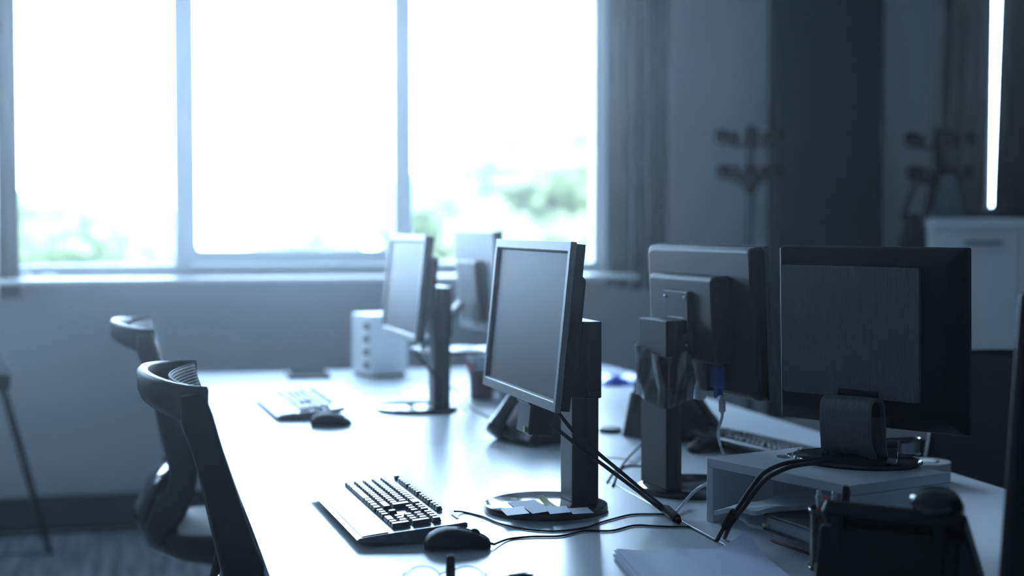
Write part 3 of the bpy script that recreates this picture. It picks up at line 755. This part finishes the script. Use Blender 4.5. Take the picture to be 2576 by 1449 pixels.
book('dark red hardback book at the bottom under the black planner', 'book', (at(1936, 1362, DESK).x, at(1936, 1362, DESK).y, 0), -9, .092, .165, DESK + .001, .020, M['red'], M['pages2'], 'hardback_book')
bk = book('black leather planner lying on the red book', 'planner', (at(1920, 1292, DESK + .052).x, at(1920, 1292, DESK + .052).y, 0), -9, .098, .175, DESK + .0225, .030, M['leather'], M['pages'], 'planner', .0045)
MB().tube([(-.046, .05, .0304), (-.046 + .05, .02, .0304), (.046, .0, .0304)], .0006, 6).build('stitching', M['dark_grey'], bk)
MB().box((-.052, .075, .012), (.008, .010, .004)).build('page_marker', M['paper_yellow'], bk)
def towel(label, pts, th, seed):
    q = [at(px, py, z) for px, py, z in pts]; c = sum(q, Vector()) / 4; rnd = random.Random(seed); ph = [rnd.uniform(0, 6) for _ in range(4)]
    def fn(u, v):
        p_ = q[0].lerp(q[1], u).lerp(q[3].lerp(q[2], u), v) - c
        p_.z += .002 * math.sin(5 * u + ph[0]) * math.sin(4 * v + ph[1]) + .002 * math.sin(13 * u + ph[2]) * math.cos(7 * v)
        p_.x += .003 * math.sin(9 * v + ph[3]); return p_
    o = MB().sheet(fn, 30, 30, th).build('paper_towels', M['towel'], None, smooth='auto'); o.location = c
    return tag(o, label, 'paper towel', 'folded paper towels in the riser')
towel('upper folded white paper towel in the riser, touching its left panel', [(1792, 1280, .797), (2035, 1232, .806), (2120, 1256, .808), (1905, 1284, .800)], .008, 1)
towel('lower folded paper towel with textured corner poking out beside the planner', [(1858, 1302, .783), (2000, 1262, .786), (2050, 1275, .775), (1925, 1330, .764)], .006, 2)
def coin(label, px, py, z, r=.0125, mt=M['coin']):
    p_ = at(px, py, z); o = MB().lathe([(0, 0), (r, 0), (r + .0002, .0004), (r, .0019), (r - .0012, .0019), (r - .0016, .0015), (0, .0015)], 32).build('coin', mt, None, smooth='auto'); o.location = (p_.x, p_.y, z)
    tag(o, label, 'coin', 'coins on the shelf riser')
coin('silver coin on riser, the leftmost one', 1969, 1149, RZ)
coin('silver coin on riser just right of the leftmost coin', 1996, 1144, RZ)
coin('coin on riser lying between the pair of stacked coins and the dark coin', 2028, 1142, RZ)
coin('lower coin of the stacked pair on the riser', 2020, 1133, RZ)
coin('upper coin resting shifted on the stacked pair on riser', 2030, 1130, RZ + .002)
coin('large dark coin on riser beside the black lead', 2024, 1157, RZ, .0165, M['dark_grey'])
coin('coin half hidden under the arching black lead', 1982, 1169, RZ)
# clear curved strip behind the neck
pz = at(2160, 1150, RZ + .014)
def strip(u, v):
    a = R(-70 + 150 * u); return (.075 * math.cos(a), .055 * math.sin(a), v * .030 * (1 - .35 * max(0, u - .6) / .4))
so_ = MB().sheet(strip, 24, 4).build('plastic_strip', M['film'], None, smooth=True); so_.location = (pE.x + .045, pE.y + .0, RZ + .014); so_.rotation_euler = (0, 0, R(-20))
so_.modifiers.new('t', 'SOLIDIFY').thickness = .0008
tag(so_, 'curved clear plastic strip standing on the oval monitor base', 'plastic strip')

def tape(label, px, py, r, h):
    p_ = at(px, py, DESK + h); t = thing('tape_roll', label, 'tape roll', (p_.x, p_.y, DESK), 0, 'rolls behind the riser')
    MB().lathe([(r * .62, 0), (r, 0), (r, h), (r * .62, h), (r * .62, h * .5)], 40).build('card_ring', M['tape_beige'], t, smooth='auto')
    MB().lathe([(0, .002), (r * .60, .002), (r * .60, h * .9), (0, h * .9)], 32).build('dark_hub', M['black'], t, smooth='auto')
    MB().lathe([(0, 0), (r * .42, 0), (r * .42, .006), (0, .008)], 32, None, (0, 0, h * .9)).build('pale_lid', M['cab'], t, smooth='auto')
tape('beige tape roll with white lid behind right end of riser', 2330, 1160, .052, .045)
tape('smaller pale roll showing just right of the oval monitor base', 2262, 1152, .032, .045)

#================================================================== MESH PEN CUP
pc = at(2098, 1432, DESK); cup = thing('pen_cup', 'black wire mesh pen cup between planner and phone', 'pen cup', (pc.x, pc.y, DESK))
mw = MB(); nn, mm = 56, 26; rr, hh = .0385, .098
for i in range(mm + 1):
    for k in range(nn):
        a = 2 * math.pi * (k + .5 * (i % 2)) / nn; mw.v.append(Vector((rr * math.cos(a), rr * math.sin(a), hh * i / mm)))
for i in range(mm):
    for k in range(nn):
        k2 = (k + 1) % nn; a, b, c_, d_ = i * nn + k, i * nn + k2, (i + 1) * nn + k, (i + 1) * nn + k2
        if i % 2: mw.f += [(a, b, d_), (a, d_, c_)]
        else: mw.f += [(a, b, c_), (b, d_, c_)]
wo = mw.build('mesh_wall', M['mesh_wire'], cup); wm = wo.modifiers.new('w', 'WIREFRAME'); wm.thickness = .0011; wm.use_replace = True
for zz, nm in ((hh, 'rim'), (.003, 'base_ring')):
    MB().tube([(.0395 * math.cos(2 * math.pi * k / 40), .0395 * math.sin(2 * math.pi * k / 40), zz) for k in range(41)], .0032, 8).build(nm, M['black_gloss'], cup, smooth=True)
MB().lathe([(0, .001), (.038, .001), (.038, .002), (0, .002)], 32).build('base', M['mesh_wire'], cup)
def pen(label, x, y, lean, hdg, L, body, tip, r=.0042, name='pen'):
    t = thing(name, label, 'pen', (pc.x + x, pc.y + y, DESK + .006), R(hdg)); t.rotation_euler = (0, R(lean), R(hdg))
    MB().lathe([(0, 0), (r * .4, .004), (r, .014), (r, L - .02), (0, L - .02)], 14).build('barrel', body, t, smooth='auto')
    MB().lathe([(0, L - .02), (r * .92, L - .02), (r * .92, L - .002), (r * .6, L), (0, L)], 14).build('end_cap', tip, t, smooth='auto')
    MB().box((r + .001, 0, L - .022), (.0016, .003, .03)).build('clip', tip, t, bevel=.0005)
    return t
pen('grey tipped pen in the mesh cup, leaning furthest left', -.012, .004, -10, 18, .120, M['orange'], M['pen_grey'])
pen('grey capped pen in the mesh cup beside the leftmost pen', -.006, .010, -9, 10, .126, M['mid_grey'], M['pen_grey'])
pen('orange pen standing in the black mesh cup', -.004, -.004, -7, 5, .116, M['orange'], M['orange'])
pen('pale pen at the centre of the mesh cup', .004, .004, -2, 20, .122, M['mid_grey'], M['pen_grey'])
pen('thick black marker at right in the mesh cup', .014, .004, 4, 10, .130, M['black'], M['black'], .0068, 'marker')

#================================================================== DESK PHONES
def make_phone(label):
    t = thing('desk_phone', label, 'phone', (0, 0, DESK), 0, 'black desk phones')
    # user sits at -Y ; slab rises towards +Y
    Mx = Matrix.Translation((0, -.02, .075)) @ Matrix.Rotation(R(48), 4, 'X')
    MB().box((0, 0, 0), (.190, .185, .026), Mx).build('housing', M['black'], t, bevel=.007, seg=3)
    MB().box((.035, .060, .0138), (.095, .045, .002), Mx).build('display', M['screen'], t, bevel=.001)
    for r_ in range(4):
        for c_ in range(3):
            MB().box((.005 + .03 * c_, .015 - .022 * r_, .0145), (.018, .012, .005), Mx).build('key', M['dark_grey'], t, bevel=.002)
    MB().prism([(-.078, .0), (-.082, .012), (.036, .118), (.060, .118), (.088, .0)], -.093, .093, 'yz').build('base_block', M['black_matte'], t, bevel=.006)
    MB().prism([(.045, .125), (.060, .135), (.085, .004), (.070, .0), (.02, .0), (.02, .006), (.066, .010)], -.075, -.060, 'yz').prism([(.045, .125), (.060, .135), (.085, .004), (.070, .0), (.02, .0), (.02, .006), (.066, .010)], .060, .075, 'yz').box((0, .078, .006), (.15, .012, .010)).build('support_foot', M['black_matte'], t, bevel=.002)
    # handset lying along the left side of the slab
    h = []
    for y_, w_, h_, z_ in ((-.100, .018, .010, .030), (-.098, .044, .030, .032), (-.075, .048, .036, .034), (-.055, .034, .024, .042), (0, .030, .020, .048), (.055, .034, .024, .042), (.075, .048, .036, .034), (.100, .046, .030, .032), (.104, .018, .010, .030)):
        h.append([(-.052 + w_ * .70 * math.cos(a), y_, z_ - .008 + h_ * .78 * math.sin(a)) for a in [2 * math.pi * k / 16 for k in range(16)]])
    MB().loft(h, Mx).build('handset', M['black_gloss'], t, smooth=True)
    return t
phA = make_phone('large black desk phone seen from behind, bottom right nearest the camera')
pm = at(2218, 1287, DESK + .150)
phA.scale = (1.12, 1.04, 1.04)
phA.rotation_euler = (0, 0, R(133)); off = Matrix.Rotation(R(133), 3, 'Z') @ Vector((.012, .052, 0)); phA.location = (pm.x - off.x, pm.y - off.y, DESK)
phB = copy_tree(phA); phB.scale = (1, 1, 1); p = at(1318, 1112); phB.location = (p.x + .045, p.y + .03, DESK); phB.rotation_euler = (0, 0, R(-72)); phB['label'] = 'blurred dark grey phone beneath and behind the main monitor'
phC = copy_tree(phA); phC.scale = (1, 1, 1); p = at(1690, 1102); phC.location = (p.x, p.y + .02, DESK); phC.rotation_euler = (0, 0, R(110)); phC['label'] = 'blurred black phone behind the film-wrapped pillar'
st = MB().box((.092, .045, .050), (.012, .030, .024)).build('memo_sticker', M['paper_yellow'], phA, bevel=.001)

#================================================================== FRONT EDGE: GLASSES AND PEN
gp = at(1120, 1484, DESK); gl = thing('eyeglasses', 'black framed glasses just cut by the bottom edge in front of mouse', 'glasses', (gp.x, gp.y, DESK), R(-14))
for s_ in (-1, 1):
    ring = [(s_ * .034 + .026 * math.cos(2 * math.pi * k / 32), 0, .019 + .018 * math.sin(2 * math.pi * k / 32)) for k in range(33)]
    MB().tube(ring, .0009, 6).build('lens_rim', M['black_gloss'], gl, smooth=True)
    MB().lathe([(0, -.0006), (.0255, -.0006), (.0255, .0006), (0, .0006)], 32, Matrix.Translation((s_ * .034, 0, .019)) @ Matrix.Rotation(R(90), 4, 'X') @ Matrix.Scale(.69, 4, (0, 1, 0))).build('lens', M['glass'], gl)
    MB().tube(smooth_path([(s_ * .062, 0, .026), (s_ * .064, -.02, .026), (s_ * .066, -.09, .022), (s_ * .064, -.13, .004)], 5), .0018, 8).build('temple_arm', M['black'], gl, smooth=True)
MB().tube(smooth_path([(-.009, 0, .024), (0, 0, .028), (.009, 0, .024)], 5), .0012, 8).build('bridge', M['black'], gl, smooth=True)
sp_ = at(1124, 1452, DESK)
ps = thing('lip_balm', 'small black rounded stub standing at the bottom edge beside glasses', 'lip balm', (sp_.x, sp_.y - .030, DESK))
MB().lathe([(0, 0), (.0078, 0), (.0078, .022), (0, .022)], 24).build('tube_base', M['black'], ps, smooth='auto')
MB().lathe([(0, .022), (.0074, .022), (.0070, .036), (.005, .041), (0, .0425)], 24).build('cap', M['black_matte'], ps, smooth='auto')
pq = at(1345, 1447, DESK + .004)
bp_ = thing('ballpoint_pen', 'black pen lying at the bottom edge, tip towards the paper stack', 'pen', (pq.x, pq.y, DESK + .0048), R(196))
Mh = Matrix.Rotation(R(90), 4, 'Y')
MB().lathe([(0, 0), (.0012, .002), (.0045, .018), (.0048, .125), (.003, .135), (0, .136)], 14, Mh).build('barrel', M['black'], bp_, smooth='auto')
MB().box((.030, 0, .0058), (.035, .003, .0018)).build('clip', M['black_gloss'], bp_, bevel=.0005)

#================================================================== FAR DESK THINGS
a_, b_, c_, d_ = [at(px, py, DESK) for px, py in ((708, 932), (815, 931), (836, 957), (735, 958))]
cc = (a_ + b_ + c_ + d_) / 4; nb = thing('notebook', 'thin black notebook on far corner of desk below the window', 'notebook', (cc.x, cc.y, DESK), R(-3))
MB().box((0, 0, .007), (.155, .30, .014)).build('cover', M['dark_grey'], nb, bevel=.002)
MB().box((.0, .0, .0145), (.135, .27, .001)).build('inset_panel', M['black_gloss'], nb)
tp = at(955, 948, DESK); tw = thing('desktop_unit', 'small pale tower with ribbed side standing behind the window-side monitor', 'desktop unit', (tp.x + .01, tp.y + .06, DESK), R(18))
MB().box((0, 0, .120), (.150, .165, .222)).build('case', M['cab'], tw, bevel=.004)
for k in range(7): MB().box((-.005 + .0125 * k, -.0835, .12), (.005, .004, .20)).build('side_rib', M['cab'], tw, bevel=.001)
for k in range(4): MB().lathe([(0, 0), (.014, 0), (.013, .012), (0, .014)], 20, Matrix.Translation((-.075, -.05, .045 + .048 * k)) @ Matrix.Rotation(R(-90), 4, 'Y')).build('side_knob', M['mid_grey'], tw, smooth='auto')
MB().box((0, 0, .0045), (.135, .15, .009)).build('foot_plate', M['black'], tw)
cp = at(1212, 1003, DESK); rc = thing('pen_cup', 'dark red plastic pen cup with red pens, left of main monitor', 'pen cup', (cp.x, cp.y, DESK))
MB().lathe([(0, 0), (.038, 0), (.042, .092), (.0395, .092), (.036, .004), (0, .004)], 36).build('cup_wall', M['red_cup'], rc, smooth='auto')
_pc = pc; pc = cp
pen('red pen leaning left out of the dark red cup', -.020, .0, -13, 0, .125, M['red_pen'], M['red_pen'], .006)
pen('pale red capped pen second from left in the dark red cup', -.012, .006, -8, 30, .115, M['pen_grey'], M['red_pen'], .005)
pen('orange pencil at the right side of the dark red cup', .018, .004, 6, 0, .122, M['orange'], M['orange'], .004)
pc = _pc
for lb, px, py, sx, sy in (('blue folded pouch beside the main pillar on far desk', 1545, 968, .095, .10), ('second blue pouch partly behind the film-wrapped pillar', 1612, 968, .09, .09)):
    p_ = at(px, py, DESK); n = 22
    def pf(u, v, sx=sx, sy=sy):
        x = (u - .5) * 2; y = (v - .5) * 2; k = max(0, (1 - x ** 4) * (1 - y ** 4)) ** .5
        return (x * sx * .5 * 1.15, y * sy, .002 + k * (.024 + .006 * math.sin(5 * x + 2) + .004 * math.sin(8 * y)))
    o = MB().sheet(pf, n, n, .0015).build('blue_pouch', M['blue'], None, smooth='auto'); o.location = (p_.x, p_.y + .05, DESK + .0015); tag(o, lb, 'pouch', 'blue pouches on the far desk')
p_ = at(1555, 945, DESK)
def wp(u, v): return ((u - .5) * .21, (v - .5) * .30, .004 + .035 * (v ** 2) * (1 - u) + .004 * math.sin(5 * u))
o = MB().sheet(wp, 16, 16, .002).build('white_paper', M['paper'], None, smooth='auto'); o.location = (p_.x - .02, p_.y + .22, DESK); tag(o, 'curled white sheet behind the blue pouches', 'paper')
p_ = at(1535, 1086, DESK); o = MB().lathe([(0, 0), (.030, 0), (.031, .004), (.030, .011), (.024, .012), (.023, .010), (0, .010)], 40).build('round_coaster', M['black'], None, smooth='auto'); o.location = (p_.x, p_.y, DESK); tag(o, 'small round black disc lying just right of the main pillar', 'disc')

#================================================================== OFFICE CHAIRS
def make_chair(label):
    """origin on the floor below the seat, sitter faces +X"""
    t = thing('office_chair', label, 'chair', (0, 0, 0), 0, 'black mesh task chairs')
    HW = .250
    # top bar: a bowed band
    rings = []; N = 30
    for i in range(N + 1):
        s_ = -1 + 2 * i / N; y = HW * s_; b = 1 - abs(s_) ** 2.2
        x = -.205 - .098 * (max(0, b) ** .62); z = 1.035 + .012 * b; hgt = .062 - .012 * b; dpt = .016 + .004 * b
        tx = 1
        rings.append([(x + dpt * dx_, y, z - hgt * dz_) for dx_, dz_ in ((-.5, .12), (-.2, 0), (.35, 0), (.5, .1), (.42, .8), (.2, 1), (-.2, 1), (-.45, .75))])
    MB().loft(rings).build('top_bar', M['black'], t, smooth=True)
    # rails
    cen = [(-.224, 1.022, .040), (-.216, .98, .054), (-.198, .92, .050), (-.180, .86, .052), (-.160, .78, .062), (-.142, .72, .072), (-.128, .66, .075), (-.140, .60, .080), (-.165, .55, .090), (-.185, .50, .085), (-.160, .46, .05)]
    for s_ in (-1, 1):
        rg = []
        for j, (x, z, wd) in enumerate(cen):
            y = s_ * (HW - .004 - .11 * max(0, (.70 - z)) / .24 * (1 if z < .70 else 0)); th = .026
            if j == 0: n_ = Vector((1, 0, 0))
            p0 = cen[max(j - 1, 0)]; p1 = cen[min(j + 1, len(cen) - 1)]; td = Vector((p1[0] - p0[0], 0, p1[1] - p0[1])).normalized(); nd = Vector((-td.z, 0, td.x))
            ring = []
            for k in range(12):
                a = 2 * math.pi * k / 12; ca, sa = math.cos(a), math.sin(a)
                e = nd * (wd / 2 * math.copysign(abs(ca) ** .6, ca)); ring.append((x + e.x, y + th / 2 * math.copysign(abs(sa) ** .6, sa), z + e.z))
            rg.append(ring)
        MB().loft(rg).build('side_rail', M['black'], t, smooth=True)
    # mesh
    def mf(u, v):
        s_ = -1 + 2 * u; z = 1.030 - .46 * v; base = [-.192, -.165, -.128, -.112, -.140][min(int(v * 4), 4)]
        b2 = [-.192, -.165, -.128, -.112, -.140][min(int(v * 4) + 1, 4)]; fx = base + (b2 - base) * (v * 4 - int(v * 4))
        bow = .052 * (1 - abs(s_) ** 2) * (1 - .4 * v)
        w_ = HW - .012 - .10 * max(0, v - .7) / .3
        return (fx - bow - .014, s_ * w_, z)
    mo = MB().sheet(mf, 24, 24).build('mesh_back', M['mesh_fabric'], t, smooth=True); mo.modifiers.new('t', 'SOLIDIFY').thickness = .004
    # glossy shell behind and below the seat
    shp = []
    path = [(-.150, .655, .075, .020), (-.205, .590, .12, .040), (-.228, .525, .15, .060), (-.200, .465, .16, .080), (-.120, .425, .15, .080), (-.02, .400, .12, .070), (.06, .395, .09, .050)]
    for x, z, hw, th in path:
        j = path.index((x, z, hw, th)); p0 = path[max(j - 1, 0)]; p1 = path[min(j + 1, len(path) - 1)]
        td = Vector((p1[0] - p0[0], 0, p1[1] - p0[1])).normalized(); nd = Vector((-td.z, 0, td.x))
        shp.append([(x + nd.x * th / 2 * math.sin(a), hw * math.copysign(abs(math.cos(a)) ** .7, math.cos(a)), z + nd.z * th / 2 * math.sin(a)) for a in [2 * math.pi * k / 20 for k in range(20)]])
    MB().loft(shp).build('lumbar_shell', M['black_gloss'], t, smooth=True)
    # seat
    def outline(sc, z): return [(.04 + .235 * sc * math.copysign(abs(math.cos(a)) ** .6, math.cos(a)), .245 * sc * math.copysign(abs(math.sin(a)) ** .6, math.sin(a)), z) for a in [2 * math.pi * k / 32 for k in range(32)]]
    MB().loft([outline(.90, .425), outline(.98, .435), outline(1, .455), outline(.97, .480), outline(.85, .490)]).build('seat', M['black_matte'], t, smooth=True)
    MB().lathe([(0, .10), (.028, .10), (.028, .28), (.018, .281), (.018, .40), (0, .40)], 24).build('gas_column', M['black_gloss'], t, smooth='auto')
    for k in range(5):
        a = 2 * math.pi * k / 5 + .3; ca, sa = math.cos(a), math.sin(a)
        lg = MB().tube([(0, 0, .11), (.15 * ca, .15 * sa, .095), (.29 * ca, .29 * sa, .075)], [.03, .022, .014], 10).build('base_leg', M['black'], t, smooth=True)
        MB().lathe([(0, -.022), (.026, -.022), (.028, -.01), (.028, .01), (.026, .022), (0, .022)], 20, Matrix.Translation((.29 * ca, .29 * sa, .029)) @ Matrix.Rotation(a + .6, 4, 'Z') @ Matrix.Rotation(R(90), 4, 'X')).build('caster', M['black_gloss'], lg, smooth='auto')
    return t
chA = make_chair('black mesh office chair in front, its near rail crossing white desk edge')
chA.location = (.310, 2.800, 0)
chB = copy_tree(chA); chB.location = (.240, 4.22, 0); chB['label'] = 'blurred black office chair behind the front one, nearer the window wall'
chC = copy_tree(chA); chC.location = (1.99, 3.23, 0); chC.rotation_euler = (0, 0, R(212)); chC.scale = (.94, .94, .94); chC['label'] = 'dark mesh chair right of the ribbed-back monitor, facing the desk'

#================================================================== GREY PEDESTAL
q1 = atD(2240, 1100, 4.25); pd = thing('drawer_pedestal', 'grey pedestal showing below the ribbed-back monitor beyond the desk', 'pedestal', (max(q1.x, 2.02), q1.y + .1, 0), 0)
MB().box((0, 0, .37), (.40, .50, .70)).build('carcass', M['dark_grey'], pd, bevel=.004)
for k in range(3): 
    dr = MB().box((0, -.258, .14 + .225 * k), (.38, .018, .21)).build('drawer', M['dark_grey'], pd, bevel=.003)
    MB().box((0, -.275, .20 + .225 * k), (.12, .014, .012)).build('handle', M['chrome'], dr, bevel=.002)
MB().box((0, 0, .01), (.36, .46, .02)).build('plinth', M['black'], pd)

#================================================================== COAT STANDS
def coat_stand(label, px, py, y, pole, dark, pr=.019):
    q = atY(px, py, y); t = thing('coat_stand', label, 'coat stand', (q.x, y, 0), R(12))
    MB().lathe([(0, 0), (.19, 0), (.19, .012), (.10, .03), (.03, .05), (0, .05)], 40).build('base', dark, t, smooth='auto')
    MB().lathe([(0, .04), (pr, .04), (pr, 1.72), (pr * .6, 1.745), (0, 1.75)], 20).build('pole', pole, t, smooth='auto')
    MB().lathe([(.019, 1.44), (.03, 1.46), (.055, 1.52), (.03, 1.54), (.019, 1.54)], 24).build('hub_cone', dark, t, smooth='auto')
    MB().lathe([(.019, 1.64), (.032, 1.65), (.032, 1.70), (.019, 1.71)], 24).build('upper_hub', dark, t, smooth='auto')
    for k in range(5):
        a = 2 * math.pi * k / 5 + .35; ca, sa = math.cos(a), math.sin(a)
        for r_, z0, z1, nm in ((.135, 1.66, 1.69, 'upper_hook'), (.125, 1.50, 1.535, 'lower_hook')):
            h = MB().tube(smooth_path([(0.02 * ca, .02 * sa, z0), (r_ * .5 * ca, r_ * .5 * sa, z0 - .012), (r_ * ca, r_ * sa, z1)], 4), .004, 8).build(nm, dark, t, smooth=True)
            MB().lathe([(.001, -.034), (.026, -.028), (.033, 0), (.026, .028), (.001, .034)], 14, None, (r_ * ca, r_ * sa, z1)).build('knob', dark, h, smooth=True)
    return t
coat_stand('grey pole coat stand without coats, left of the dark column', 1888, 400, 6.30, M['mid_grey'], M['black_matte'])
cs2 = coat_stand('black coat stand with hanging coat, right of the dark column', 2362, 400, 6.28, M['black_matte'], M['black_matte'], .026)
def cloth(label, name, cx_, cy_, z0, z1, r0, r1, mt, sq, seed, folds=7):
    rg = []; n = 48; m = 16
    for i in range(m + 1):
        v = i / m; z = z0 + (z1 - z0) * v; r = r0 + (r1 - r0) * (v ** .7)
        rg.append([(r * (1 + .13 * math.sin(folds * a + seed) * v + .05 * math.sin(13 * a) * v) * math.cos(a), sq * r * (1 + .13 * math.sin(folds * a + seed + 1) * v) * math.sin(a), z - z0) for a in [2 * math.pi * k / n for k in range(n)]])
    o = MB().loft(rg).build(name, mt, None, smooth=True); o.location = (cx_, cy_, z0); return tag(o, label, 'coat' if name == 'coat' else 'bag')
q = atY(2385, 500, 6.10)
cloth('grey blue coat hanging down the right coat stand', 'coat', q.x, 6.10, 1.52, .55, .03, .17, M['coat_cloth'], .55, 1)
q = atY(2297, 560, 6.02)
bag = thing('shoulder_bag', 'dark rounded bag hanging left of the grey blue coat', 'bag', (q.x, 6.02, .62), 0)
rg = [[(.075 * s_ * math.copysign(abs(math.cos(a)) ** .7, math.cos(a)), .05 * s_ * math.sin(a), z) for a in [2 * math.pi * k / 32 for k in range(32)]] for z, s_ in ((0, .8), (.03, 1), (.35, 1), (.55, .9), (.68, .65), (.73, .3))]
MB().loft(rg).build('bag_body', M['bag_cloth'], bag, smooth=True)
MB().tube(smooth_path([(-.05, 0, .70), (.02, .02, .86), (.12, .06, .92), (.10, .03, .80), (.06, 0, .70)], 6), .009, 8, None, (2, .6)).build('strap', M['bag_cloth'], bag, smooth=True)

#================================================================== WHITE CABINET
CYF = 5.42
xl = atY(2346, 560, CYF).x; zt2 = atY(2400, 549, CYF).z; dwc = atY(2531, 700, CYF).x - xl
cb = thing('cabinet', 'white two-door office cabinet at right, in front of the coat stand', 'cabinet', (xl + dwc * math.cos(R(26)) + .20 * math.sin(R(26)), CYF - dwc * math.sin(R(26)) + .20 * math.cos(R(26)), 0), R(-26))
MB().box((0, 0, .03), (2 * dwc - .04, .36, .06)).build('plinth', M['black'], cb)
MB().box((0, .005, .06 + (zt2 - .10) / 2), (2 * dwc, .37, zt2 - .10)).build('carcass', M['cab'], cb, bevel=.002)
MB().box((0, -.005, zt2 - .020), (2 * dwc + .012, .41, .040)).build('top_board', M['cab'], cb, bevel=.003)
for s_ in (-1, 1):
    dr = MB().box((s_ * dwc / 2, -.189, .07 + (zt2 - .125) / 2), (dwc - .006, .018, zt2 - .125)).build('door', M['cab'], cb, bevel=.002)
    hx = -dwc * .42 if s_ < 0 else dwc * .50
    b = MB().box((hx, -.222, zt2 - .098), (.145, .012, .020)); b.box((hx - .062, -.208, zt2 - .098), (.012, .024, .014)); b.box((hx + .062, -.208, zt2 - .098), (.016, .024, .022)); b.build('handle', M['steel_grey'], dr, bevel=.002)
q = atY(2480, 540, CYF + .2)
def fc(u, v):
    x = (u - .5) * 2; y = (v - .5) * 2; k = max(0, (1 - x ** 4) * (1 - y ** 4)) ** .5
    return (x * .12, y * .10, .002 + k * (.035 + .012 * math.sin(4 * x + 1) + .006 * math.sin(7 * y)))
o = MB().sheet(fc, 24, 20, .0015).build('folded_scarf', M['bag_cloth'], None, smooth='auto'); o.location = (cb.location.x - .05, cb.location.y + .02, zt2 + .0015); tag(o, 'dark folded cloth lying on the white cabinet', 'cloth')

#================================================================== FLIPCHART AT THE LEFT EDGE
fx = atY(-70, 800, 6.02); fl = thing('flipchart_easel', 'white flipchart with curling pad at the left edge, one dark leg splayed', 'flipchart', (fx.x, 6.02, 0), 0)
fr = atY(34, 935, 6.02); xr_ = fr.x - fx.x; zb_ = fr.z
MB().box((xr_ - .40, .02, 1.38), (.70, .018, .72)).build('board', M['cab'], fl, bevel=.003)
def pad(u, v):
    z = 1.70 + (zb_ - 1.70) * v; fl_ = max(0, v - .80) / .20
    return (xr_ - .76 + .68 * u + .075 * fl_ ** 1.6 * u, -.005 - .05 * fl_ ** 1.8, z)
po = MB().sheet(pad, 12, 30).build('paper_pad', M['pad'], fl, smooth=True); po.modifiers.new('t', 'SOLIDIFY').thickness = .001
MB().box((xr_ - .36, -.045, zb_ - .035), (.70, .085, .05)).build('tray', M['black'], fl, bevel=.006)
ft = at(126, 1394, .004)
for (a, b) in (((xr_ - .05, .0, zb_ - .02), (ft.x - fx.x, ft.y - 6.02, .006)), ((xr_ - .70, .0, zb_ - .02), (xr_ - .85, ft.y - 6.02, .006)), ((xr_ - .38, .03, 1.5), (xr_ - .38, .42, .006))):
    MB().tube([a, b], [.016, .012], 10).build('leg', M['black'], fl, smooth=True)
MB().tube([(ft.x - fx.x, ft.y - 6.02, .012), (xr_ - .85, ft.y - 6.02, .012)], .006, 8).build('spreader_bar', M['steel_grey'], fl, smooth=True)

#================================================================== ON THE SILL
q = atY(108, 684, WY - .08)
def cr(u, v):
    x = (u - .5); y = (v - .5); return (x * .20, y * .12, .004 + .035 * abs(math.sin(6 * u + 1) * math.sin(3.2 * v)) * (1 - u * .7))
o = MB().sheet(cr, 16, 12, .001).build('crumpled_paper', M['paper'], None, smooth='auto'); o.location = (q.x, WY - .06, WZ0 - .0105); tag(o, 'crumpled white paper on the window sill near the left blind', 'paper')

#================================================================== SCATTER VOLUME ADDED FOR THE GLOW AROUND THE WINDOW
hz = bpy.data.materials.new('added_glow_haze'); hz.use_nodes = True
hz.node_tree.nodes.remove(hz.node_tree.nodes['Principled BSDF'])
vs_ = hz.node_tree.nodes.new('ShaderNodeVolumeScatter')
vs_.inputs['Color'].default_value = (1.0, 0.98, 0.97, 1); vs_.inputs['Density'].default_value = 0.0095; vs_.inputs['Anisotropy'].default_value = 0.92
hz.node_tree.links.new(vs_.outputs[0], hz.node_tree.nodes['Material Output'].inputs['Volume'])
ho = MB().box(((XL + XR) / 2, (YB + WY) / 2, CEIL / 2), (XR - XL + .6, WY - YB + .7, CEIL + .3)).build('added_glow_haze', hz)
tag(ho, 'thin added haze volume spreading a glow around the window', 'haze', None, 'stuff')
